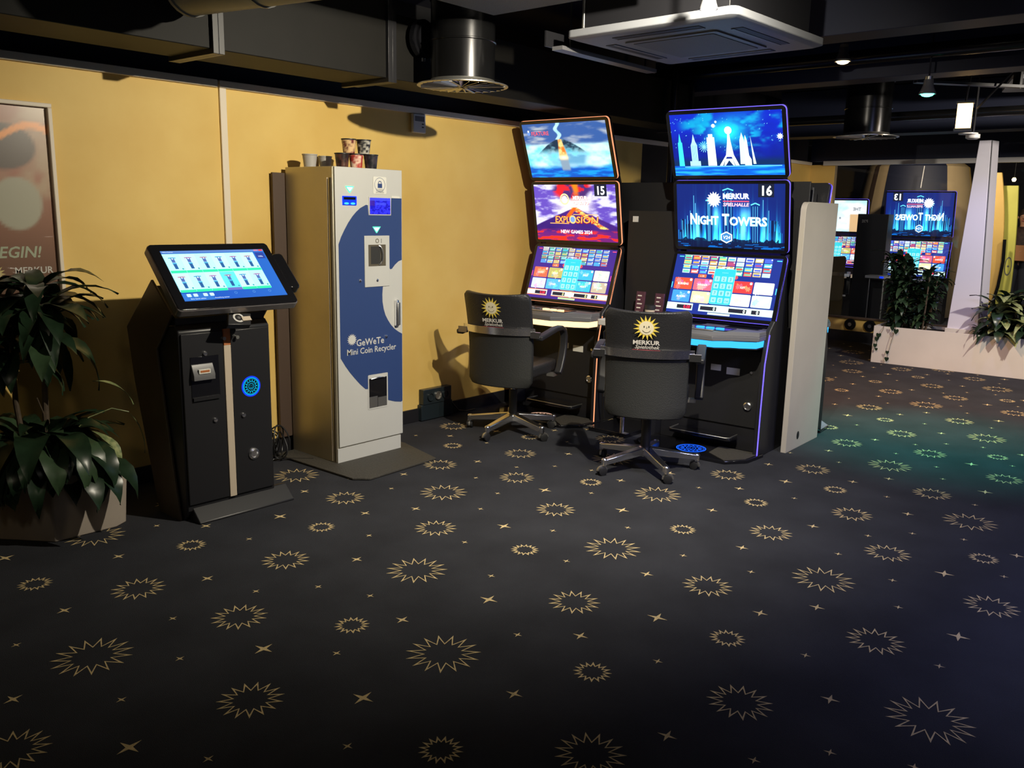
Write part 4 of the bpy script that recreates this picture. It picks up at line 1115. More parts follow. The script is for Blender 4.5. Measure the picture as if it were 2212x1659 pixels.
# divider screen
t = thing('divider_screen', 'tall cream divider panel standing right of gaming machine 16', 'divider', (5.55, 2.20, 0), 0.03)
q = FR((-0.30, 0.02, 0), (1, 0, 0), (0, 0, 1))
b = MB()
out = [(0.0, 0.0), (0.56, 0.0), (0.56, 1.59)] + [(0.055 - 0.055 * math.sin(a), 1.535 + 0.055 * math.cos(a)) for a in [math.pi / 2 * k / 6 for k in range(7)]]
b.prism(out, 0.0, 0.035, 'divider', M=q); b.build('panel_board', t, bevel=0.002)
b = MB(); q2 = FR((0.14 - .3, -0.0155, 0.085), (1, 0, 0), (0, 0, 1)); b.disc(0.05, 0.0, 0.022, 0.0, 'black_panel', q2, ry=0.028); b.build('cable_hole', t)

# small side table between the machines --------------------------------------
t = thing('side_table', 'small pale side table with chrome leg between machines 15 and 16', 'table', (5.02, 3.28, 0))
b = MB(); b.prism(rr(-0.17, -0.14, 0.17, 0.14, 0.02), 0.745, 0.785, 'white_plastic'); tp = b.build('table_top', t, bevel=0.004)
b = MB(); b.cyl((-0.172, -0.06, 0.757), (-0.18, -0.06, 0.757), 0.012, 'blue_light', n=14); b.build('light', tp)
b = MB(); b.cyl((0, 0, 0.03), (0, 0, 0.745), 0.02, 'chrome', n=18); b.build('leg', t)
b = MB()
b.prism(rr(-0.20, -0.16, 0.20, 0.16, 0.02), 0.0, 0.03, 'black_gloss')
b.build('base_plate', t, bevel=.004)
for sx in (-1, 1):
    for sy in (-1, 1):
        b = MB(); b.box(sx * .185 - .018, sy * .145 - .018, 0.029, sx * .185 + .018, sy * .145 + .018, 0.034, 'chrome_dull'); b.build('corner_cap', t)
b = MB(); b.tube([(4.87, 3.32, .745), (4.86, 3.36, .70), (4.90, 3.38, .55), (4.93, 3.40, .3), (4.99, 3.42, .06)], 0.006, 'cable'); tag(b.build('hanging_cable'), 'thin cable hanging beneath the small side table', 'cable')

t = thing('wall_cabinet', 'dark grey cabinet with small white label between the gaming machines', 'cabinet', (5.35, 3.27, 0))
b = MB(); b.box(-.08, -.205, 0, .13, .205, 1.52, 'black_panel'); b.build('body', t, bevel=.004)
b = MB(); b.box(-.084, .12, 1.44, -.081, .165, 1.48, 'white_plastic'); b.build('label_plate', t)

t = thing('cup', 'tan paper cup with black lid between two purple brochure stands', 'cup', (5.10, 3.15, .785))
b = MB(); b.lathe([(.028, 0), (.038, .07), (.038, .07)], 'beige_strip', n=22); b.build('cup_body', t)
b = MB(); b.lathe([(.039, .071), (.04, .10), (.032, .104)], 'dark_plastic', n=22); b.build('lid', t)
for k, (x, y, lb) in enumerate(((5.12, 3.26, 'purple brochure stand left of the tan paper cup'), (5.09, 3.09, 'purple brochure stand right of the tan paper cup'))):
    t = thing('brochure_stand', lb, 'brochure', (x, y, .785), 0, 'brochure stands on the side table')
    b = MB(); q = Matrix.Rotation(math.radians(8), 4, 'Y'); b.box(0, -.035, 0, .012, .035, .185, 'brochure', q); b.build('leaflet', t, bevel=.001)
    b = MB(); b.box(-.02, -.036, 0, .05, .036, .006, 'grey_plastic'); b.build('base', t)
    b = MB(); q3 = q @ FR((-.001, .03, .02), (0, -1, 0), (0, 0, 1))
    for j in range(5): b.box(.008, .02 + j * .028, 0, .008 + .04 * (.6 + .4 * ((j * 7) % 3) / 2), .028 + j * .028, .0008, 'logo_white', q3)
    b.build('print', t)

# ------------------------------------------------------------------ chairs
def make_chair(label, loc, face, base_ang, group):
    t = thing('swivel_chair', label, 'chair', loc, 0, group)
    Rb = Matrix.Rotation(base_ang, 4, 'Z')
    Rf = Matrix.Rotation(face, 4, 'Z')
    # five-star base
    b = MB(); b.lathe([(.045, .075), (.05, .12), (.034, .135)], 'chrome', n=24)
    for k in range(5):
        q = Rb @ Matrix.Rotation(2 * math.pi * k / 5, 4, 'Z')
        v = [(.03, -.030, .085), (.03, .030, .085), (.03, .026, .132), (.03, -.026, .132), (.31, -.021, .062), (.31, .021, .062), (.31, .018, .096), (.31, -.018, .096)]
        b.add(v, [(0, 1, 2, 3), (7, 6, 5, 4), (0, 4, 5, 1), (3, 2, 6, 7), (1, 5, 6, 2), (0, 3, 7, 4)], 'chrome', M=q)
        b.lathe([(.017, .052), (.019, .096), (.012, .10)], 'chrome', q @ Matrix.Translation((.308, 0, 0)), 14)
    st = b.build('star_base', t, bevel=.005)
    for k in range(5):
        q = Rb @ Matrix.Rotation(2 * math.pi * k / 5, 4, 'Z') @ Matrix.Translation((.31, 0, 0)) @ Matrix.Rotation(k * 1.3 + .4, 4, 'Z')
        b = MB()
        for s in (-1, 1):
            w_ = q @ Matrix.Translation((-.012, s * .014, .026)) @ Matrix.Rotation(math.radians(90), 4, 'X')
            b.lathe([(.021, -.007), (.026, -.005), (.026, .005), (.021, .007)], 'dark_plastic', w_, 18)
        hood = [(.034 * math.cos(a) - .012, .028 + .03 * math.sin(a)) for a in np.linspace(-.2, math.pi, 9)]
        b.prism(hood, -.006, .006, 'chrome_dull', axis='y', M=q)
        b.build('castor', st)
    b = MB(); b.cyl((0, 0, .12), (0, 0, .30), .028, 'dark_plastic', n=20); b.cyl((0, 0, .28), (0, 0, .42), .018, 'chrome', n=18); b.build('gas_column', t)
    b = MB(); b.box(-.12, -.09, .385, .10, .09, .42, 'dark_plastic', Rf); b.build('seat_plate', t, bevel=.01)
    # seat cushion
    b = MB(); cs = rr(-.23, -.235, .26, .235, .07); b.prism(cs, .42, .50, 'leather', M=Rf, top=[(x * .97, y * .97) for x, y in cs]); b.build('seat', t, bevel=.022, seg=4)
    # curved backrest halves
    def shell(z0, z1, w0, w1, m, thick=.045, n=14, r=.04, ends=(1, -1)):
        b = MB(); nz = 10
        rows = []
        for side in (0, 1):
            for j in range(nz + 1):
                z = z0 + (z1 - z0) * j / nz
                lean = -.235 - (z - .40) * .12 + .03 * math.sin((z - .38) / .60 * math.pi)
                w_ = w0 + (w1 - w0) * j / nz
                e = 0
                for (zc, s) in ((z0, 1), (z1, -1)):
                    dd = (z - zc) * s
                    if dd < r and s in ends: e = max(e, r - math.sqrt(max(0, r * r - (r - dd) ** 2)))
                for i in range(n + 1):
                    y = -1 + 2 * i / n
                    x = lean + .055 * (y * y) - (thick if side else 0) * (1 - .35 * abs(y) ** 6)
                    x -= (.0 if side == 0 else 0)
                    zz = z + (0.012 * (1 - y * y) * -1 if j == nz else 0)
                    rows.append(Rf @ Vector((x, y * (w_ - e * .6), zz)))
        N = n + 1; H = (nz + 1) * N
        f = []
        for j in range(nz):
            for i in range(n):
                a = j * N + i
                f += [(a, a + 1, a + N + 1, a + N), (H + a, H + a + N, H + a + N + 1, H + a + 1)]
        for i in range(n):
            f += [(i, H + i, H + i + 1, i + 1), (nz * N + i, nz * N + i + 1, H + nz * N + i + 1, H + nz * N + i)]
        for j in range(nz):
            a = j * N; f += [(a, a + N, H + a + N, H + a)]
            a = j * N + n; f += [(a, H + a, H + a + N, a + N)]
        b.add(rows, f, m)
        return b
    up = shell(.735, .985, .236, .240, 'leather', .05, ends=(-1,)).build('backrest', t, bevel=.008, seg=3, angle=50)
    shell(.36, .735, .232, .236, 'leather_back', .045, ends=(1,)).build('lower_backrest', t, bevel=.008, seg=3, angle=50)
    # chrome band behind the back
    b = MB(); n = 20; v = []
    for z in (.712, .760):
        for i in range(n + 1):
            y = -1 + 2 * i / n
            yy = y * .262 / .236
            x = -.235 - (z - .40) * .12 + .03 * math.sin((z - .38) / .60 * math.pi) + .055 * min(1.1, yy * yy) - .053 * (1 - .30 * min(1, abs(yy)) ** 6) - .001
            for tt in (0, .006): v.append(Rf @ Vector((x - tt, y * .262, z)))
    f = []
    for i in range(n):
        a = i * 2; c = 2 * (n + 1) + i * 2
        f += [(a + 1, a + 3, c + 3, c + 1), (a, c, c + 2, a + 2), (a, a + 2, a + 3, a + 1), (c, c + 1, c + 3, c + 2)]
    b.add(v, f, 'chrome'); b.build('chrome_band', t)
    # arm rests
    for s in (-1, 1):
        b = MB()
        path = [(-.235, 0, .70), (-.12, 0, .715), (.02, 0, .735), (.10, 0, .735), (.150, 0, .715), (.172, 0, .67), (.170, 0, .60), (.150, 0, .53), (.115, 0, .46), (.085, 0, .425)]
        b.band(path, .052, .032, 'dark_plastic', Rf @ Matrix.Translation((0, s * .292, 0))); ar = b.build('armrest', t, bevel=.009, seg=3, angle=60)
        b = MB(); b.box(-.24, min(s * .235, s * .30), .70, -.222, max(s * .235, s * .30), .74, 'chrome', Rf); b.build('bracket', ar)
        b = MB(); b.box(.06, min(s * .22, s * .275), .405, .12, max(s * .22, s * .275), .425, 'chrome_dull', Rf); b.build('bracket', ar)
    # printed sun logo on the rear of the upper back
    def BP(z, y):
        x = -.235 - (z - .40) * .12 + .03 * math.sin((z - .38) / .60 * math.pi) + .055 * ((y / .235) ** 2) - .0565
        return Vector((x, y, z))
    b = MB(); c0 = BP(.89, 0); F = Rf @ FR(BP(.865, 0) + Vector((-.0035, 0, 0)), (0, -1, 0), (BP(.95, 0) - BP(.80, 0)))
    b.star(0, .024, .074, .040, 16, .0015, 'logo_yellow', F, rot=.1)
    b.disc(0, .024, .040, .0022, 'logo_cream', F)
    for s in (-1, 1): b.disc(s * .013, .032, .003, .003, 'logo_black', F, ry=.006)
    b.line([(.024 * math.cos(a), .022 + .024 * math.sin(a)) for a in [math.radians(205 + 13 * k) for k in range(11)]], .0022, .003, 'logo_black', F)
    b.line([(0, .035), (.004, .024), (-.002, .022)], .0015, .003, 'logo_black', F)
    for k in range(0): pass
    b.text('MERKUR', 0, -.073, .034, .0015, 'logo_white', F, bold=.03, sx=1.12)
    b.text('Spielothek', .004, -.098, .030, .0015, 'logo_white', F, bold=.01, shear=.3, sx=1.05)
    b.line([(-.075, -.106), (.078, -.106)], .003, .0015, 'logo_red', F)
    b.build('printed_logo', up, smooth=False)
    return t

make_chair('black leather swivel chair with sun logo in front of machine 16, nearest the camera', (4.33, 2.66, 0), math.radians(27), math.radians(19), 'swivel chairs at the gaming machines')
make_chair('black leather swivel chair with sun logo beside the yellow wall at machine 15', (4.42, 3.79, 0), math.radians(14), math.radians(44), 'swivel chairs at the gaming machines')

# ------------------------------------------------------------------ coin machine
t = thing('coin_recycler', 'tall silver coin recycler with blue swoosh and lettering by the yellow wall', 'coin machine', (3.068, 3.982, 0))
RW, RD, RH = 0.497, 0.445, 1.722
b = MB(); b.box(0.0, 0.004, 0, RW, RD, RH, 'steel_side'); b.build('cabinet_body', t, bevel=.003)
b = MB(); b.box(0.001, 0.0, 0.0, RW - .003, 0.004, .10, 'steel_front'); b.build('plinth', t)
b = MB(); b.box(-.0035, 0.012, .02, 0.0, .028, 1.66, 'gap_dark'); b.box(-.004, .046, .02, 0.0, .050, 1.66, 'trim_cream'); b.build('door_seam', t)
b = MB(); b.box(0.010, -0.006, .108, RW + .010, -.001, RH - .001, 'steel_front'); dr = b.build('door', t, bevel=.002)
F = FR((0.0, -0.0068, 0.0), (1, 0, 0), (0, 0, 1))
X0 = 3.068
def q(p): return (p[0] - X0, p[1])
blue = [(3.096, 1.294), (3.115, 1.335), (3.14, 1.375), (3.168, 1.415), (3.198, 1.45), (3.225, 1.475), (3.255, 1.497), (3.297, 1.516), (3.312, 1.514), (3.316, 1.457), (3.487, 1.457), (3.490, 1.558), (3.571, 1.558), (3.571, 1.193), (3.545, 1.186), (3.515, 1.165), (3.492, 1.142), (3.478, 1.140), (3.472, 1.149), (3.47, 1.049), (3.427, 1.044), (3.419, 1.036), (3.415, .992), (3.416, .95), (3.425, .905), (3.438, .868), (3.456, .838), (3.48, .806), (3.51, .778), (3.54, .758), (3.571, .742), (3.571, .318), (3.560, .313), (3.51, .322), (3.453, .34), (3.294, .432), (3.277, .433), (3.24, .465), (3.202, .504), (3.165, .545), (3.131, .588), (3.096, .640)]
def triang(pts):
    from mathutils.geometry import tessellate_polygon
    return [tuple(x) for x in tessellate_polygon([[Vector((p[0], p[1], 0)) for p in pts]])]
b = MB(); pts = [q(p) for p in blue]
b.add([(p[0], p[1], 0) for p in pts], triang(pts), 'blue_paint', M=F)
b.build('blue_stripe', dr, smooth=False)
b = MB()
b.text('GeWeTe', .250, .700, .056, .0012, 'lettering', F, bold=.015, sx=1.0)
b.text('Mini Coin Recycler', .262, .652, .050, .0012, 'lettering', F, bold=.012, sx=.98)
b.star(.112, .742, .036, .024, 16, .0012, 'lettering', F); b.disc(.112, .742, .024, .0014, 'lettering', F)
b.build('lettering', dr, smooth=False)
def tri(cx, cz, w_, nm):
    b = MB(); b.poly([(cx - w_ * 1.15, cz + w_ * .62), (cx + w_ * 1.15, cz + w_ * .62), (cx + .1 * w_, cz - w_ * .72), (cx - .1 * w_, cz - w_ * .72)], .002, 'green_light', F)
    b.poly([(cx - w_ * .8, cz + w_ * .40), (cx + w_ * .8, cz + w_ * .40), (cx, cz - w_ * .45)], .0028, 'green_core', F); b.build('arrow_light', dr, smooth=False)
tri(.112, 1.600, .027, 0); tri(.306, 1.375, .027, 1)
b = MB(); b.box(.060, -.012, 1.512, .158, -.006, 1.562, 'blue_light'); b.box(.066, -.0125, 1.542, .150, -.0118, 1.556, 'black_gloss'); no = b.build('banknote_slot', dr, bevel=.002)
b = MB(); b.disc(.085, 1.521, .017, .0062, 'cyan_light', F, ry=.006); b.disc(.130, 1.521, .017, .0062, 'cyan_light', F, ry=.006); b.build('light', no)
def lcd_fn(U, V):
    n = fbm(U, V, 14, 4)
    c = lerp((.02, .015, .55), (.07, .07, .9), sst(.4, .6, n))
    c = lerp(c, (.10, .03, .35), ((U < .25) & (V > .5)) * .8)
    return lerp(c, (.12, .15, .85), ((V > .82) | ((abs(V - .62) < .08) & (U > .3) & (U < .8))) * .7)
b = MB(); b.box(.250, -.0095, 1.457, .418, -.0062, 1.563, 'steel_front'); sc_ = b.build('screen_frame', dr, bevel=.002)
b = MB(); G = F @ Matrix.Translation((.256, 1.463, .0032)); b.grid(.156, .094, 40, 26, lcd_fn, 0, 'screen', G); b.build('screen', sc_, smooth=False)
b = MB(); b.rrect(.284, 1.580, .384, 1.677, .008, .0012, 'paper', F); stk = b.build('sticker', dr, smooth=False)
b = MB(); b.box(.318, -.0095, 1.614, .350, -.0085, 1.638, 'blue_paint'); b.ring(.334, 1.641, .009, .013, .0022, 'blue_paint', F); b.ring(.334, 1.632, .038, .040, .0018, 'blue_paint', F, n=40)
for k, s in enumerate(('Zum Schutz der', 'Kunden System', 'durch Geldschutz')): b.text(s, .334, 1.603 - k * .0085, .0085, .002, 'logo_black', F)
b.build('sticker_print', stk, smooth=False)
b = MB(); b.box(.212, -.011, 1.042, .402, -.0062, 1.340, 'steel_front'); pl = b.build('mounting_plate', dr, bevel=.001)
b = MB(); b.box(.240, -.0118, 1.163, .372, -.0108, 1.288, 'gap_dark'); b.box(.258, -.0122, 1.175, .330, -.0116, 1.278, 'slot_dark'); b.build('recess', pl)
b = MB(); cc = [(.318 + .020 * math.cos(a), -.014 - .012 * math.cos(a), 1.226 + .055 * math.sin(a)) for a in np.linspace(-math.pi / 2, math.pi / 2, 12)]; b.tube(cc, .0035, 'chrome', 8); b.build('handle', pl)
b = MB(); b.ring(.307, 1.310, .009, .013, .0052, 'gap_dark', F); b.box(.338, -.0115, 1.297, .341, -.0108, 1.322, 'slot_dark'); b.build('coin_slot', pl)
for (x, z) in ((.178, 1.083), (.306, 1.079), (.372, .737)):
    b = MB(); b.lathe([(.011, 0), (.009, .006), (.004, .008)], 'chrome', F @ Matrix.Translation((x, z, 0)), 16); b.build('lock', dr)
b = MB(); b.box(.440, -.03, .795, .462, -.006, .955, 'chrome'); b.box(.446, -.034, .80, .470, -.024, .94, 'chrome_dull'); b.build('door_handle', dr, bevel=.005)
b = MB(); b.rrect(.228, .302, .384, .515, .006, .0014, 'steel_front', F); b.build('tray_frame', dr, smooth=False)
b = MB(); b.box(.236, -.0095, .312, .374, -.0085, .492, 'black_gloss'); b.box(.236, -.0098, .312, .300, -.009, .38, 'chrome_dull'); b.box(.303, -.0098, .312, .372, -.009, .37, 'chrome_dull'); tt = b.build('coin_tray', dr)
b = MB(); b.tube([(.25 + .012 * k, -.010 - .012 * math.sin(k * math.pi / 9), .488 + .008 * math.sin(k * math.pi / 9)) for k in range(10)], .004, 'chrome', 8); b.build('flap_handle', tt)
b = MB(); b.box(.424, -.0085, 1.558, .487, -.0062, 1.570, 'paper'); b.build('label_strip', dr)

b = MB(); b.prism([(2.93, 4.42), (2.945, 3.70), (3.015, 3.625), (3.56, 3.66), (3.66, 4.05), (3.66, 4.42)], 0.002, 0.014, 'carpet_mat')
tag(b.build('floor_mat', bevel=.003), 'grey ribbed floor mat under the silver coin machine', 'mat')

# thin dark strip standing in for the coin machine's shadow on the wall
b = MB(); b.box(2.985, 4.432, 0.10, 3.07, 4.452, 1.69, 'brown'); tag(b.build('shadow_strip', bevel=.003), 'narrow dark strip imitating the coin machine shadow on the wall at its left', 'shadow')

# cups on top of the coin machine
def cup(x, y, z, r, h, m, label, group, fn=None, up=True):
    t = thing('paper_cup', label, 'cup', (x, y, z), 0, group)
    b = MB()
    n = 28; nz = 12
    if fn is None:
        b.lathe([(r * .76, 0), (r * .97, h), (r * .93, h), (r * .74, .006)], m, n=n)
    else:
        v = []; cols = []
        for j in range(nz + 1):
            for i in range(n):
                a = 2 * math.pi * i / n; rad = r * (.76 + .21 * j / nz)
                v.append((rad * math.cos(a), rad * math.sin(a), h * j / nz))
                cols.append(fn(a, j / nz))
        f = [(j * n + i, j * n + (i + 1) % n, (j + 1) * n + (i + 1) % n, (j + 1) * n + i) for j in range(nz) for i in range(n)]
        b.add(v, f, 'print', cols=cols)
        b.lathe([(r * .93, h), (r * .74, .006)], 'dark_plastic', n=n)
        b.poly([(r * .76 * math.cos(2 * math.pi * i / n), r * .76 * math.sin(2 * math.pi * i / n)) for i in range(n)], 0, 'dark_plastic')
    b.build('cup_body', t, angle=60)
    b = MB(); b.lathe([(r * .97, h - .004), (r * 1.02, h - .002), (r * 1.02, h + .003), (r * .93, h + .003)], m if fn is None else 'dark_plastic', n=n, caps=False); b.build('rim', t)
    return t
def fire_cup(seed, dark, hot):
    def f(a, v):
        A_ = np.array([[a / 6.28]]); V_ = np.array([[v]])
        n = float(fbm(A_ * 3, V_, 5, seed)[0, 0])
        k = max(0, min(1, (n - .42) * 6))
        return tuple(d + (h - d) * k for d, h in zip(dark, hot))
    return f
TZ = RH
CR, CHt = .043, .078
cup(3.222, 4.09, TZ, CR, CHt, 'dark_plastic', 'dark brown printed cup at left of the lower row on coin machine', 'printed cups', fire_cup(1, (.02, .012, .012), (.10, .04, .03)))
cup(3.308, 4.07, TZ, CR, CHt, 'dark_plastic', 'red and white printed cup in the middle of the lower row', 'printed cups', fire_cup(2, (.45, .05, .04), (.85, .62, .48)))
cup(3.392, 4.04, TZ, CR, CHt, 'dark_plastic', 'black cup at right of the lower row on coin machine', 'printed cups', fire_cup(3, (.015, .015, .02), (.05, .04, .05)))
cup(3.264, 4.08, TZ + CHt + .003, CR, CHt, 'dark_plastic', 'cup with flame print stacked upper left of the pile', 'printed cups', fire_cup(4, (.16, .03, .03), (.75, .50, .25)))
cup(3.352, 4.055, TZ + CHt + .003, CR, CHt, 'dark_plastic', 'black and white printed cup stacked upper right of the pile', 'printed cups', fire_cup(6, (.012, .012, .015), (.5, .48, .42)))
cup(3.152, 4.30, TZ, .044, .073, 'cup_grey', 'plain grey cup standing alone at left on the coin machine', 'plain grey cups')
cup(3.262, 4.30, TZ, .040, .068, 'cup_grey', 'plain grey cup half hidden behind the dark printed cups', 'plain grey cups')

# ------------------------------------------------------------------ betting kiosk
t = thing('terminal_kiosk', 'black standing kiosk with tilted touch screen and glowing blue sun emblem', 'kiosk', (1.975, 3.73, 0), math.radians(-1.2))
KW = .485
side = [(0.0, .055), (0.0, .92), (.03, .95), (.20, .93), (.245, .83), (.40, .70), (.37, .40), (.26, .0), (.04, .0)]
b = MB(); b.prism(side, .004, KW - .004, 'black_metal', axis='x'); b.build('cabinet_body', t, bevel=.006)
wing = [(.045, .0), (.26, .0), (.44, .63), (.49, .90), (.20, 1.15), (.02, 1.0), (.19, .82)]
for x0 in (-.012, KW + .0):
    b = MB(); b.prism(wing, x0, x0 + .012, 'kiosk_side', axis='x'); b.build('side_wing', t, bevel=.003)
b = MB(); b.prism([(.06, .75), (.40, .70), (.46, .88), (.20, 1.12), (.03, .98)], .01, KW - .01, 'black_metal', axis='x'); b.build('neck', t)
for (x0, x1, nm) in ((.012, .222, 'l'), (.262, .472, 'r')):
    b = MB(); b.box(x0, -.010, .085, x1, .0, .91, 'black_metal'); d_ = b.build('door', t, bevel=.003)
    if nm == 'l':
        b = MB(); b.box(.050, -.0125, .592, .195, -.0098, .80, 'black_gloss'); b.build('recess', d_, bevel=.002)
        b = MB(); b.prism([(-.0, .69), (-.028, .69), (-.028, .715), (-.006, .765), (-.0, .765)], .052, .160, 'grey_plastic', axis='x', M=Matrix.Translation((0, -.010, 0))); pr_ = b.build('ticket_printer', d_, bevel=.002)
        b = MB(); b.box(.078, -.040, .722, .135, -.024, .742, 'paper', Matrix.Rotation(0.0, 4, 'X')); b.box(.084, -.041, .728, .130, -.0385, .738, 'orange_label'); b.build('ticket', pr_)
        b = MB(); b.box(.055, -.020, .590, .19, -.011, .606, 'black_metal'); b.build('lip', d_)
        locks = ((.125, .812), (.162, .484))
    else:
        Fk = FR((.362, -.0108, .622), (1, 0, 0), (0, 0, 1))
        b = MB(); b.disc(0, 0, .052, .0, 'blue_light', Fk, n=40); b.disc(0, 0, .043, .0006, 'black_gloss', Fk, n=40); sun_emblem(b, 0, 0, .044, .0012, 'sun_cyan', Fk); b.build('sun_light', d_, smooth=False)
        b = MB(); b.lathe([(.029, 0), (.029, .006), (.019, .010), (.016, .004)], 'chrome', FR((.362, -.010, .277), (1, 0, 0), (0, 0, 1)), 26); b.build('coin_inlet', d_)
        locks = ((.313, .484),)
    for (x, z) in locks:
        b = MB(); b.lathe([(.011, 0), (.010, .008), (.004, .009)], 'chrome', FR((x, -.010, z), (1, 0, 0), (0, 0, 1)), 16); b.build('lock', d_)
    b = MB(); b.lathe([(.008, 0), (.006, .012), (.009, .022)], 'chrome_dull', FR((.218 if nm == 'l' else .288, -.010, .876), (1, 0, 0), (0, 0, 1)), 14); b.build('knob', d_)
b = MB(); b.box(.224, -.013, .083, .260, -.001, .84, 'beige_strip'); b.build('centre_strip', t, bevel=.001)
b = MB(); b.box(.2245, -.0135, .84, .2595, -.001, .918, 'orange_label'); b.build('strip_cap', t, bevel=.001)
b = MB(); b.prism([(-.065, .0), (-.065, .008), (.01, .075), (.03, .075), (.03, .0)], .03, .585 - .03, 'black_metal', axis='x'); b.build('base_plate', t, bevel=.004)
# tilted monitor
tilt = math.radians(45)
cx = 2.236 - 1.975
SWd, SH = .625, .395
Fm = FR((cx - SWd / 2, 3.60 - 3.73, 1.033), (1, 0, 0), (0, math.cos(tilt), math.sin(tilt)))
b = MB(); b.prism(rr(0, 0, SWd, SH, .02), -.045, 0.0, 'kiosk_silver', M=Fm); b.build('monitor_housing', t, bevel=.006)
b = MB(); b.prism(rr(.003, .003, SWd - .003, SH - .003, .02), 0.0, .004, 'black_gloss', M=Fm); mo = b.build('monitor_glass', t, bevel=.0015)
def kiosk_pic(b, F, w, h):
    b.grid(w, h, 20, 12, lambda U, V: lerp((.03, .14, .55), (.05, .22, .62), U), 0, 'screen', F)
    b.poly([(0, .955 * h), (w, .955 * h), (w, h), (0, h)], .0004, 'screen', F, (.10, .22, .55))
    b.text('Win-Center', .015 * w, .962 * h, h * .035, .0008, 'screen', F, (.6, .75, .9), 'LEFT')
    b.poly([(.95 * w, .962 * h), (.99 * w, .962 * h), (.99 * w, .995 * h), (.95 * w, .995 * h)], .0008, 'screen', F, (.8, .05, .05))
    b.poly([(.90 * w, .962 * h), (.94 * w, .962 * h), (.94 * w, .995 * h), (.90 * w, .995 * h)], .0008, 'screen', F, (.5, .2, .35))
    b.poly([(0, .18 * h), (.88 * w, .18 * h), (.88 * w, .94 * h), (0, .94 * h)], .0004, 'screen', F, (.42, .98, .95))
    for j in range(2):
        yb = .58 - j * .385
        for i in range(6):
            x0 = .006 + i * .1455
            sel = (j == 1 and i == 3)
            c = (.12, .80, .85) if sel else ((.55, 1.05, 1.0) if (i + j) % 2 else (.48, 1.0, .98))
            b.poly([(x0 * w, yb * h), ((x0 + .143) * w, yb * h), ((x0 + .143) * w, (yb + .345) * h), (x0 * w, (yb + .345) * h)], .0007, 'screen', F, c)
            g = (.15, .15, .50) if sel else (.03, .75, .38)
            b.poly([(x0 * w, (yb - .03) * h), ((x0 + .143) * w, (yb - .03) * h), ((x0 + .143) * w, (yb + .02) * h), (x0 * w, (yb + .02) * h)], .001, 'screen', F, g)
            mx_ = (x0 + .065) * w; my = (yb + .05) * h; s = h
            d = (.02, .10, .30)
            b.poly([(mx_ - .018 * s, my), (mx_ + .035 * s, my), (mx_ + .035 * s, my + .10 * s), (mx_ - .022 * s, my + .10 * s)], .0012, 'screen', F, d)
            b.poly([(mx_ - .030 * s, my + .10 * s), (mx_ + .050 * s, my + .10 * s), (mx_ + .032 * s, my + .125 * s), (mx_ - .02 * s, my + .125 * s)], .0013, 'screen', F, (.05, .35, .62))
            b.poly([(mx_ - .022 * s, my + .13 * s), (mx_ + .035 * s, my + .13 * s), (mx_ + .035 * s, my + .235 * s), (mx_ - .022 * s, my + .235 * s)], .0012, 'screen', F, (.08, .14, .42))
            hd = [(.05, .3, .55), (.45, .15, .25), (.4, .12, .35)][(i * 2 + j) % 3]
            b.poly([(mx_ - .055 * s, my + .215 * s), (mx_ + .065 * s, my + .215 * s), (mx_ + .065 * s, my + .232 * s), (mx_ - .055 * s, my + .232 * s)], .0014, 'screen', F, hd)
            b.disc(mx_ + .006 * s, my + .205 * s, .014 * s, .0016, 'screen', F, (.7, .9, 1), n=10)
            b.disc((x0 + .122) * w, (yb + .05) * h, .016 * s, .0013, 'screen', F, (.05, .35, .40), n=12)
    b.poly([(0, .0), (.28 * w, 0), (.28 * w, .145 * h), (0, .145 * h)], .0005, 'screen', F, (.03, .16, .55))
    for x in (.04, .10, .19, .25): b.rrect(x * w, .075 * h, (x + .04) * w, .135 * h, .004, .0009, 'screen', F, (.55, .75, .85))
    for x, L in ((.13, 'Bitte Gerät wählen'), (.35, 'Auszahlung starten')): b.text(L, x * w, .025 * h, h * .032, .0009, 'screen', F, (.75, .9, 1))
    for x in (.5, .68, .84): b.ring(x * w, .11 * h, h * .018, h * .024, .0008, 'screen', F, (.10, .30, .65), n=14)
    b.poly([(.895 * w, .80 * h), (.985 * w, .80 * h), (.985 * w, .93 * h), (.895 * w, .93 * h)], .0005, 'screen', F, (.02, .05, .3))
    b.text('Hilfe', .94 * w, .83 * h, h * .045, .0009, 'screen', F, (.8, .9, 1))
b = MB(); kiosk_pic(b, Fm @ Matrix.Translation((.048, .050, .0052)), SWd - .092, SH - .095); b.build('screen', mo, smooth=False)
b = MB(); b.prism(rr(SWd + .001, .10, SWd + .065, .33, .02), -.05, -.005, 'black_gloss', M=Fm); b.build('card_reader', t, bevel=.006)
b = MB(); G = Fm @ Matrix.Translation((.235, -.055, -.055)); b.prism([(0, 0), (.115, -.012), (.145, .055), (.035, .075)], -.03, 0.0, 'black_metal', M=G); cr = b.build('chip_reader', t, bevel=.004)
b = MB(); b.ring(.07, .035, .018, .027, .001, 'white_plastic', G, n=30); b.disc(.072, .034, .008, .0015, 'chrome', G, n=16); b.build('print', cr, smooth=False)
b = MB(); b.box(.082, .012, .001, .128, .036, .006, 'beige_strip', G); b.build('key_tag', cr, bevel=.001)

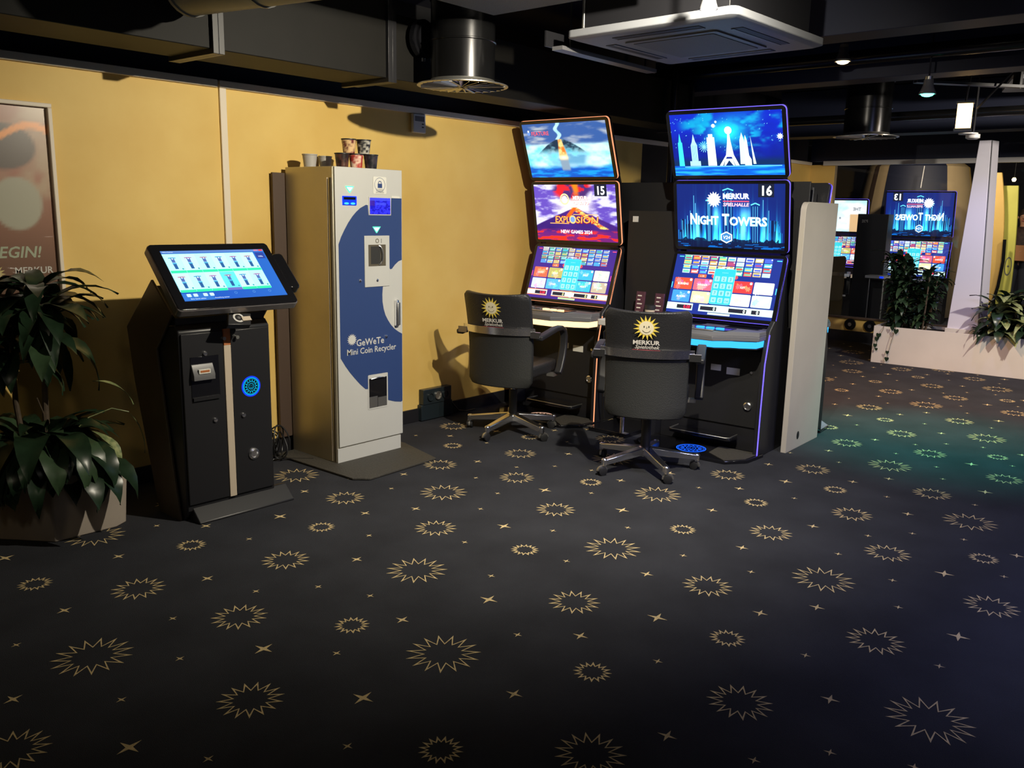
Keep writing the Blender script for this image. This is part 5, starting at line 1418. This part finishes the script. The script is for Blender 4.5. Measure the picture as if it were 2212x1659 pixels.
# ------------------------------------------------------------------ plants
def leaf(b, base, az, el, L, wd, droop, m, fold=.25, n=7, twist=0.0):
    """one curved leaf blade starting at base"""
    p = Vector(base); d = Vector((math.cos(az) * math.cos(el), math.sin(az) * math.cos(el), math.sin(el)))
    side = Vector((-math.sin(az), math.cos(az), 0))
    side = Matrix.Rotation(twist, 3, d) @ side
    v = []; st = L / n; e = el
    for i in range(n + 1):
        tt = i / n
        w_ = wd * (math.sin(math.pi * min(1, tt ** .8 * .97 + .03)) ** .9) * (1 if i < n else 0) + (.001 if i in (0, n) else 0)
        d = Vector((math.cos(az) * math.cos(e), math.sin(az) * math.cos(e), math.sin(e)))
        up = side.cross(d).normalized() * -1
        wob = .12 * wd * math.sin(tt * 9 + az * 3)
        v += [p + side * w_ + up * (fold * w_ + wob), p, p - side * w_ + up * (fold * w_ - wob)]
        p = p + d * st
        e -= droop / n
    f = []
    for i in range(n):
        a = i * 3
        f += [(a, a + 1, a + 4, a + 3), (a + 1, a + 2, a + 5, a + 4)]
    b.add(v, f, m)

# left planter with tall and low plant
t = thing('potted_plant', 'leafy plants in pale angular planter at the left edge of the picture', 'plant', (1.50, 4.17, 0))
low = [(-.052, -.247), (.220, -.254), (.285, -.215), (.285, .15), (.16, .255), (-.10, .255), (-.24, .15), (-.207, -.037)]
hi = [(x * 1.06, y * 1.06 if y < 0 else y) for x, y in low]
b = MB(); b.prism(low, 0.0, .30, 'pot', top=hi); b.build('planter_box', t, bevel=.006)
b = MB(); b.prism([(x * .92, y * .92) for x, y in low], .301, .308, 'soil'); b.build('soil', t)
rnd = random.Random(12)
b = MB(); b.tube([(.03, -.02, .30), (.035, -.03, .55), (.05, -.02, .80), (.04, -.03, 1.08)], [.016, .014, .012, .009], 'bark', 10)
b.tube([(-.04, .03, .30), (-.07, .02, .6), (-.06, .03, .95)], [.014, .012, .009], 'bark', 10); b.build('trunk', t)
b = MB()
for k in range(90):
    z = rnd.uniform(.84, 1.13); a = rnd.uniform(0, 2 * math.pi)
    c = (.05, -.03) if k % 3 else (-.07, .02)
    el = rnd.uniform(-.1, .9) + (z - 1.0) * 1.2
    leaf(b, (c[0] + .02 * math.cos(a), c[1] + .02 * math.sin(a), z - (.1 if k % 3 == 0 else 0)), a, el, rnd.uniform(.24, .38), rnd.uniform(.034, .056), rnd.uniform(1.0, 2.0), 'leaf_dark' if rnd.random() < .85 else 'leaf_mid')
b.v = [(x, min(y, .285), z) for x, y, z in b.v]
b.build('crown_foliage', t, angle=80)
b = MB()
for k in range(150):
    a = rnd.uniform(0, 2 * math.pi); r = rnd.uniform(0, .12)
    el = rnd.uniform(.1, 1.35)
    leaf(b, (r * math.cos(a), -.02 + r * math.sin(a), .30 + rnd.uniform(0, .12)), a + rnd.uniform(-.4, .4), el, rnd.uniform(.18, .34), rnd.uniform(.035, .06), rnd.uniform(1.4, 2.4), rnd.choice(['leaf_dark', 'leaf_dark', 'leaf_dark', 'leaf_mid']))
for k in range(46):   # hanging over the front edge
    a = rnd.uniform(-3.0, -1.15)
    leaf(b, (.12 * math.cos(a) + .0, .17 * math.sin(a) - .03, .36 + rnd.uniform(0, .08)), a, rnd.uniform(.2, .9), rnd.uniform(.26, .42), rnd.uniform(.04, .065), rnd.uniform(2.3, 2.9), 'leaf_dark' if k % 4 else 'leaf_mid')
for k in range(3):
    leaf(b, (.04 + .04 * k, -.24, .34), -1.5 + .25 * k, .2, .33, .055, 1.9, 'leaf_dark')
b.v = [(x, min(y, .285), z) for x, y, z in b.v]
b.build('low_foliage', t, angle=80)
b = MB()
leaf(b, (.17, -.17, .46), -1.0, -.5, .25, .045, .95, 'leaf_pale', n=9); leaf(b, (.19, -.13, .45), -.55, -.6, .21, .03, .7, 'leaf_pale', n=9)
leaf(b, (.10, -.20, .44), -1.4, -.3, .17, .03, 1.2, 'leaf_pale', n=9)
leaf(b, (.20, -.16, .69), -.45, -.05, .22, .018, 1.3, 'leaf_pale', n=9); leaf(b, (.345, -.20, .52), -.4, -1.0, .21, .014, .7, 'leaf_pale', n=9)
b.build('pale_leaf', t, angle=80)
b = MB(); b.tube([(.08, -.1, .42), (.18, -.14, .52), (.27, -.18, .555), (.34, -.20, .53)], .0025, 'leaf_pale', 6); b.tube([(.02, -.05, .4), (.0, -.10, .56), (-.03, -.12, .64)], .003, 'bark', 6); b.build('stalk', t)

# long white planter at right, in front of the mirror
PA = math.atan2(-1.6, .10)
t = thing('planter_box', 'long low white planter box in front of the mirror wall', 'planter', (9.38, 3.045, 0), math.radians(-86.5))
b = MB(); b.box(0, -.0, 0, 4.2, .02, .39, 'white_paint'); b.box(0, .02, 0, .02, .45, .39, 'white_paint'); b.box(4.18, .02, 0, 4.2, .45, .39, 'white_paint'); b.box(.02, .43, 0, 4.18, .45, .39, 'white_paint'); b.build('box_walls', t, bevel=.003)
b = MB(); b.box(.02, .02, .02, 4.18, .43, .36, 'soil'); b.build('soil', t)
def bushy(loc, label, seed, n, h, Lr, wr, mats, stems=3, spread=.16, group=None, drop=(1.0, 2.2), elr=(.2, 1.4)):
    t = thing('leafy_plant', label, 'plant', loc, 0, group)
    r_ = random.Random(seed)
    b = MB()
    pts = []
    for s in range(stems):
        a = r_.uniform(0, 6.28); x, y = spread * r_.uniform(.1, .7) * math.cos(a), spread * r_.uniform(.1, .6) * math.sin(a)
        hh = h * r_.uniform(.7, 1.0)
        b.tube([(x * .4, y * .4, 0), (x * .8, y * .8, hh * .5), (x, y, hh)], [.010, .008, .005], 'bark', 8); pts.append((x, y, hh))
    b.build('stem', t)
    b = MB()
    for k in range(n):
        x, y, hh = pts[k % stems]; f_ = r_.uniform(.05, 1.0); a = r_.uniform(0, 6.28)
        leaf(b, (x * f_, y * f_, hh * f_), a, r_.uniform(*elr), r_.uniform(*Lr), r_.uniform(*wr), r_.uniform(*drop), r_.choice(mats), n=6)
    b.build('foliage', t, angle=80)
    return t
bushy((9.62, 2.86, .362), 'tall dark bushy plant at left end of the white planter', 21, 330, .84, (.12, .25), (.024, .042), ['leaf_dark', 'leaf_dark', 'leaf_mid'], 7, .27)
bushy((9.58, 2.63, .362), 'mid-height dark plant between the tall bush and the white column', 22, 200, .60, (.12, .22), (.024, .04), ['leaf_dark', 'leaf_dark', 'leaf_mid'], 5, .2)
bushy((9.60, 2.93, .362), 'low green plant with small leaves at the planter corner', 23, 90, .16, (.08, .14), (.02, .03), ['leaf_mid', 'leaf_dark'], 4, .2)
bushy((9.52, 1.87, .362), 'big variegated plant with pale striped leaves right of the white column', 25, 75, .42, (.20, .34), (.04, .07), ['leaf_pale', 'leaf_dark', 'leaf_dark', 'leaf_pale'], 4, .16)
bushy((9.56, 1.66, .362), 'dark green plant with upright pale leaves at the right picture edge', 26, 70, .45, (.22, .36), (.03, .05), ['leaf_dark', 'leaf_dark', 'leaf_pale'], 4, .16)
bushy((9.52, 2.06, .362), 'small dark fern at the foot of the variegated plant', 27, 80, .10, (.08, .16), (.01, .018), ['leaf_mid', 'leaf_dark'], 4, .14)
t = thing('ivy_tendril', 'thin ivy tendrils with heart leaves hanging down the white planter', 'ivy', (9.37, 2.95, .39))
b = MB()
tA = [(0.03, .0, .01), (-.012, -.01, -.02), (-.014, .03, -.12), (-.014, .055, -.22), (-.014, .075, -.27)]; tB = [(0.03, -.12, .01), (-.012, -.13, -.01), (-.014, -.10, -.16), (-.014, -.075, -.32), (-.014, -.075, -.36)]
b.tube(tA, .0025, 'bark', 6); b.tube(tB, .0025, 'bark', 6); b.build('stem', t)
b = MB()
def heart(y, z, s):
    b.poly([(y, z - s * 1.1), (y + s * .7, z - s * .2), (y + s * .75, z + s * .4), (y + s * .3, z + s * .6), (y, z + s * .35), (y - s * .3, z + s * .6), (y - s * .75, z + s * .4), (y - s * .7, z - s * .2)], 0, 'leaf_dark', FR((-.018, 0, 0), (0, -1, 0), (0, 0, 1)))
for y, z, s in ((-.03, -.09, .035), (-.045, -.13, .03), (-.055, -.20, .028), (-.04, -.24, .02), (.075, -.26, .024), (.075, -.33, .03), (.10, .0, .03), (.14, -.03, .035)): heart(y, z, s)
b.build('leaf', t)

t = thing('column', 'slanting lavender-white tapered column standing in the white planter', 'column', (9.62, 2.40, .362))
b = MB()
v = [(0, 0, 0), (0.0, -.29, 0), (.22, -.33, 0), (.22, 0, 0), (0, -.095, 1.905), (0.0, -.20, 1.905), (.14, -.24, 1.905), (.14, -.10, 1.905)]
b.add(v, [(0, 1, 5, 4), (1, 2, 6, 5), (2, 3, 7, 6), (3, 0, 4, 7), (3, 2, 1, 0), (4, 5, 6, 7)], 'column_white'); b.build('column_shaft', t, bevel=.004)
b = MB(); b.box(-.02, -.30, 0.0, .24, .01, .05, 'white_paint'); b.build('foot', t, bevel=.003)
b = MB(); b.tube([(-.002, -.30, .05), (-.002, -.21, 1.9)], .004, 'grey_plastic', 6); b.build('seam', t)

# sockets in the low parapet under the mirror
for y, lb in ((3.79, 'round dark socket in the yellow band under the mirror, left one'), (3.55, 'round dark socket in the yellow band under the mirror, right one')):
    b = MB(); b.lathe([(.07, 0), (.07, .02), (.05, .02), (.045, .008)], 'black_gloss', FR((0, 0, 0), (0, 1, 0), (0, 0, 1)) @ Matrix.Rotation(math.pi, 4, 'X'), 24)
    b.disc(0.0, 0.0, .022, -.03, 'chrome', FR((0, 0, 0), (0, 1, 0), (0, 0, 1)) @ Matrix.Rotation(0, 4, 'X'))
    o = b.build('round_socket'); o.location = (XM - .001, y, .21); tag(o, lb, 'socket')

# ------------------------------------------------------------------ the hall seen in the mirror, its reflection modelled as solid things
def pod(loc, H, rmax, label, sect, ry=1.0, colr=None, a0=0.0):
    t = thing('round_pod', label, 'pod', loc)
    n = 72
    prof = [(rmax * (.80 + .20 * math.sin(math.pi * min(1, (z + .06) * .92))), H * z) for z in np.linspace(0, .93, 14)] + [(rmax * .72, H * .965), (rmax * .45, H * .99), (.02, H)]
    for (d0, d1, m, nm, off) in sect:
        b = MB(); v = []; f = []
        k = max(3, int(abs(d1 - d0) / 4))
        for r, z in prof:
            for i in range(k + 1):
                a = math.radians(d0 + (d1 - d0) * i / k) + a0
                v.append(((r + off) * math.cos(a), (r + off) * ry * math.sin(a), z))
        for j in range(len(prof) - 1):
            f += [(j * (k + 1) + i, j * (k + 1) + i + 1, (j + 1) * (k + 1) + i + 1, (j + 1) * (k + 1) + i) for i in range(k)]
        b.add(v, f, m); b.build(nm, t)
    return t
# camera side of the pod faces -x
pd = pod((14.75, 4.37, 0), 2.46, .86, 'large round yellow pod with dark blue front panels in the mirror',
    [(229, 270, 'pod_beige', 'shell_panel', 0), (164, 229, 'beam_navy', 'blue_panel', .004), (150, 164, 'pod_beige', 'shell_panel', 0), (143, 150, 'brown', 'dark_stripe', .003), (60, 143, 'pod_beige', 'shell_panel', 0), (-90, 60, 'pod_yellow', 'shell_panel', 0)])
t = thing('mirrored_machine', 'mirror-image gaming machine 13 with blue city screens behind the dark plants', 'gaming machine', (13.52, 3.43, 0), math.radians(4), 'gaming machines in the mirror')
def mirrored_panel(t, lo, hi, w, pic, led='led_blue'): return panel(t, lo, hi, w, led, pic)
mirrored_panel(t, (-.02, 1.235), (-.10, 1.90), .95, lambda b, F, w, h: pic_towers(b, F, w, h, '13', True))
mirrored_panel(t, (-.16, .66), (-.02, 1.215), .95, lambda b, F, w, h: pic_menu(b, F, w, h, 'blue', True, 8))
b = MB(); b.prism([(.03, 0), (.03, .6), (-.02, .66), (.06, 1.22), (.04, 1.85), (.16, 1.85), (.2, 1.2), (.3, .6), (.3, 0)], .04, .91, 'black_metal', axis='y'); b.build('cabinet_body', t)
b = MB(); b.prism([(0, .10), (-.42, .2), (-.42, .8), (0, .88)], .60, .65, 'grey_plastic'); b.build('button_desk', t)
b = MB(); b.cyl((-.04, .49, 1.94), (.05, .49, 2.25), .006, 'white_plastic', n=8); b.build('seam_rod', t)
t = thing('mirrored_machine', 'mirror-image gaming machine with white card screen at left edge of mirror', 'gaming machine', (12.97, 4.44, 0), math.radians(4), 'gaming machines in the mirror')
def pic_cards(b, F, w, h):
    b.grid(w, h, 40, 24, lambda U, V: lerp(lerp((.55, .85, 1.0), (1.0, 1.0, .98), sst(.2, .7, fbm(U, V, 4, 3))), (.75, .5, .25), (U > .70) * (V < .55) * .9), 0, 'screen', F)
    for (x, y, s) in ((.12, .2, 'S'), (.3, .38, 'Z'), (.5, .40, 'e'), (.42, .6, 'v'), (.82, .68, 'THE'), (.88, .2, 'S')): b.text(s, x * w, y * h, h * .14, .001, 'screen', F, (.1, .12, .15), bold=.02, mirror=True)
mirrored_panel(t, (-.02, 1.275), (-.08, 1.772), .78, pic_cards)
mirrored_panel(t, (-.16, .795), (-.02, 1.255), .78, lambda b, F, w, h: pic_menu(b, F, w, h, 'orange', True, 15))
b = MB(); b.prism([(.03, 0), (.03, .6), (-.02, .76), (.06, 1.26), (.04, 1.73), (.16, 1.73), (.2, 1.2), (.3, .6), (.3, 0)], .04, .74, 'black_metal', axis='y'); b.build('cabinet_body', t)
b = MB(); b.prism([(0, .10), (-.36, .2), (-.36, .66), (0, .74)], .64, .69, 'trim_cream'); b.build('button_desk', t)
t = thing('mirrored_cabinet', 'black cabinet with small lettering between the mirrored machines', 'cabinet', (12.25, 4.13, 0))
b = MB(); b.box(0, -.20, 0, .2, .21, 1.555, 'black_metal'); b.build('body', t, bevel=.004)
b = MB(); b.text('P3E', -.11, 0, .055, 0, 'white_plastic', FR((-.002, .0, 1.44), (0, -1, 0), (0, 0, 1)), mirror=True); b.build('lettering', t, smooth=False)
t = thing('mirrored_table', 'small pale mirrored table on thin legs with blue light', 'table', (11.95, 3.81, 0))
b = MB(); b.box(-.1, -.22, .72, .1, .22, .755, 'white_plastic'); b.build('table_top', t, bevel=.003)
b = MB(); b.cyl((-.02, .0, 0), (-.02, .0, .72), .016, 'chrome_dull'); b.cyl((0, .19, 0), (0, .19, .72), .008, 'chrome_dull'); b.build('leg', t)
b = MB(); b.box(-.105, -.02, .725, -.1, .03, .75, 'blue_light'); b.build('light', t)
make_chair('black chair seen in the mirror in front of the white card screens', (12.25, 4.70, 0), math.radians(20), 0.3, 'chairs in the mirror')
# curved orange and yellow panels at the far right of the mirror
def curved_panel(loc, H, pts, m, label, th=.05):
    t = thing('curved_panel', label, 'panel', loc)
    b = MB(); b.prism(pts, 0, th, m, axis='x'); b.build('panel_board', t, bevel=.004)
    return t
def sail(l_top, l_mid, l_bot, r_top, r_mid, r_bot, H, n=12):
    L = []; Rr = []
    for i in range(n + 1):
        k = i / n
        L.append(((1 - k) ** 2 * l_bot + 2 * k * (1 - k) * l_mid + k * k * l_top, H * k)); Rr.append(((1 - k) ** 2 * r_bot + 2 * k * (1 - k) * r_mid + k * k * r_top, H * k))
    return L + Rr[::-1]
curved_panel((13.6, 0, .0), 1.9, sail(3.06, 2.95, 2.87, 2.93, 2.70, 2.88, 2.15), 'pod_yellow', 'tall curved orange panel beside the white column in the mirror')
cp = curved_panel((13.75, 0, .0), 1.9, sail(3.0, 2.9, 2.8, 2.74, 2.64, 2.68, 1.98), 'pod_green', 'tall yellow-green panel with round grey emblem in the mirror')
b = MB(); Fq = FR((-.003, 2.735, .88), (0, -1, 0), (0, 0, 1)); b.disc(0, 0, .045, 0, 'grey_plastic', Fq, ry=.13); b.disc(0, 0, .035, .001, 'pod_green', Fq, ry=.11); b.star(0, 0, .02, .01, 7, .002, 'grey_plastic', Fq); b.build('emblem', cp, smooth=False)
b = MB(); b.tube([(0, 2.84, .30), (0, 2.79, .6), (0, 2.765, .95), (0, 2.78, 1.25)], .022, 'black_gloss', 8); o = b.build('black_rail'); o.location = (13.55, 0, 0)
tag(o, 'black curved rail running up between the orange and yellow panels', 'rail')
for (x, y, z, m, lb) in ((17.2, 3.60, 2.62, 'lamp_warm', 'small warm ceiling lamp in the mirror, upper one at right edge'), (16.2, 3.30, 2.16, 'lamp_warm', 'small warm lamp in the mirror, lower one at right edge')):
    t = thing('mirrored_lamp', lb, 'lamp', (x, y, z))
    b = MB(); b.lathe([(.02, -.03), (.035, 0), (.02, .03)], m, n=12); b.build('bulb', t)
    b = MB(); b.cyl((0, 0, .03), (0, 0, 2.85 - z - .02), .01, 'black_metal', n=8); b.build('stem', t)

# person seen at the right edge of the mirror
def person(loc, rz):
    t = thing('person', 'person in dark patterned shirt holding something orange at the right mirror edge', 'person', loc, rz)
    me = bpy.data.meshes.new('body')
    J = [((0, 0, .92), .13), ((0, 0, 1.08), .12), ((0, 0, 1.25), .14), ((0, 0, 1.36), .10), ((0, 0, 1.43), .055), ((.01, 0, 1.50), .075), ((.015, 0, 1.57), .092), ((.01, 0, 1.65), .07),
         ((0, .17, 1.34), .06), ((.02, .24, 1.14), .042), ((.20, .14, 1.05), .034), ((.26, .08, 1.06), .028),
         ((0, -.17, 1.34), .06), ((.02, -.24, 1.14), .042), ((.20, -.14, 1.05), .034), ((.26, -.08, 1.06), .028),
         ((0, .09, .86), .095), ((.03, .10, .50), .065), ((0, .10, .10), .042), ((.10, .11, .04), .036),
         ((0, -.09, .86), .095), ((.0, -.10, .50), .065), ((-.03, -.10, .10), .042), ((.07, -.11, .04), .036)]
    E = [(0, 1), (1, 2), (2, 3), (3, 4), (4, 5), (5, 6), (6, 7), (2, 8), (8, 9), (9, 10), (10, 11), (2, 12), (12, 13), (13, 14), (14, 15), (0, 16), (16, 17), (17, 18), (18, 19), (0, 20), (20, 21), (21, 22), (22, 23)]
    base = 11, 15
    hands = []
    for bi, s in ((11, 1), (15, -1)):
        for k in range(4):
            p = Vector(J[bi][0]) + Vector((.03, s * (.02 - k * .017), .012 - k * .004)); J.append((tuple(p), .010)); E.append((bi, len(J) - 1))
            p2 = p + Vector((.035 + (.006 if k in (1, 2) else 0), -s * .012, -.012)); J.append((tuple(p2), .008)); E.append((len(J) - 2, len(J) - 1))
            p3 = p2 + Vector((.012, -s * .016, -.018)); J.append((tuple(p3), .007)); E.append((len(J) - 2, len(J) - 1))
        p = Vector(J[bi][0]) + Vector((.015, -s * .025, .025)); J.append((tuple(p), .010)); E.append((bi, len(J) - 1))
        p2 = p + Vector((.025, -s * .018, .012)); J.append((tuple(p2), .009)); E.append((len(J) - 2, len(J) - 1))
    me.from_pydata([j[0] for j in J], E, [])
    for m_ in ('skin',): me.materials.append(MATS[m_])
    o = bpy.data.objects.new('body', me); sc.collection.objects.link(o); o.parent = t
    sk = o.modifiers.new('skin', 'SKIN'); sk.use_smooth_shade = True
    lay = me.skin_vertices.new(name='') if not me.skin_vertices else me.skin_vertices[0]
    for i, (p, r) in enumerate(J):
        d = me.skin_vertices[0].data[i]; d.radius = (r, r * (1.25 if i in (0, 1, 2) else 1.0)); d.use_root = (i == 0)
    o.modifiers.new('sub', 'SUBSURF').levels = 1
    o.modifiers['sub'].render_levels = 2
    def limb(name, pts, rs, m, flat=1.0):
        b = MB(); b.tube(pts, rs, m, 14, Matrix.Diagonal((1, flat, 1, 1)) if flat != 1 else None); return b
    b = limb('', [(0, 0, .88), (0, 0, 1.05), (0, 0, 1.22), (0, 0, 1.36), (0, 0, 1.42)], [.155, .15, .17, .15, .07], 'shirt')
    for s in (1, -1): b.tube([(0, s * .13, 1.35), (.01, s * .20, 1.30), (.02, s * .245, 1.14), (.12, s * .19, 1.09)], [.075, .07, .056, .05], 'shirt', 12)
    b.build('shirt', t, angle=60)
    b = MB()
    for s in (1, -1): b.tube([(0, s * .07, .92), (.01, s * .095, .80), (.02 if s > 0 else 0, s * .10, .5), (-.0, s * .10, .08)], [.115, .105, .08, .06], 'jeans', 12)
    b.build('trousers', t, angle=60)
    b = MB()
    for s in (1, -1): b.prism(rr(-.08, s * .105 - .045, .19, s * .105 + .045, .04), 0, .07, 'dark_plastic')
    b.build('shoe', t, bevel=.02, seg=3)
    b = MB()
    q_ = Matrix.Translation((0, 0, 1.60))
    b.lathe([(.03, .095), (.075, .075), (.098, .03), (.102, -.01), (.095, -.04)], 'hair', q_ @ Matrix.Translation((-.015, 0, 0)), 20, caps=False); b.disc(-.015, 0, .03, .095, 'hair', q_); b.build('hair', t)
    b = MB()
    for s in (1, -1): b.lathe([(.0, -.011), (.011, 0), (0, .011)], 'logo_white', Matrix.Translation((.095, s * .032, 1.575)), 10); b.lathe([(.0, -.006), (.006, 0), (0, .006)], 'logo_black', Matrix.Translation((.103, s * .032, 1.575)), 8)
    b.build('eye', t)
    b = MB(); b.tube([(.09, 0, 1.58), (.118, 0, 1.545), (.10, 0, 1.535)], [.008, .016, .010], 'skin', 8); b.tube([(.095, -.025, 1.51), (.103, 0, 1.507), (.095, .025, 1.51)], .005, 'logo_red', 8)
    for s in (1, -1): b.lathe([(.0, -.025), (.014, 0), (.0, .025)], 'skin', Matrix.Translation((.01, s * .096, 1.56)), 10)
    b.build('facial_feature', t)
    return t
person((15.6, 2.95, 0), math.pi)
b = MB(); b.box(-.02, -.15, -.13, .02, .15, .11, 'orange_cloth'); o = b.build('folder', bevel=.01); o.location = (15.6 - .32, 2.95, 1.03); tag(o, 'orange folder held by the person at the right mirror edge', 'folder')
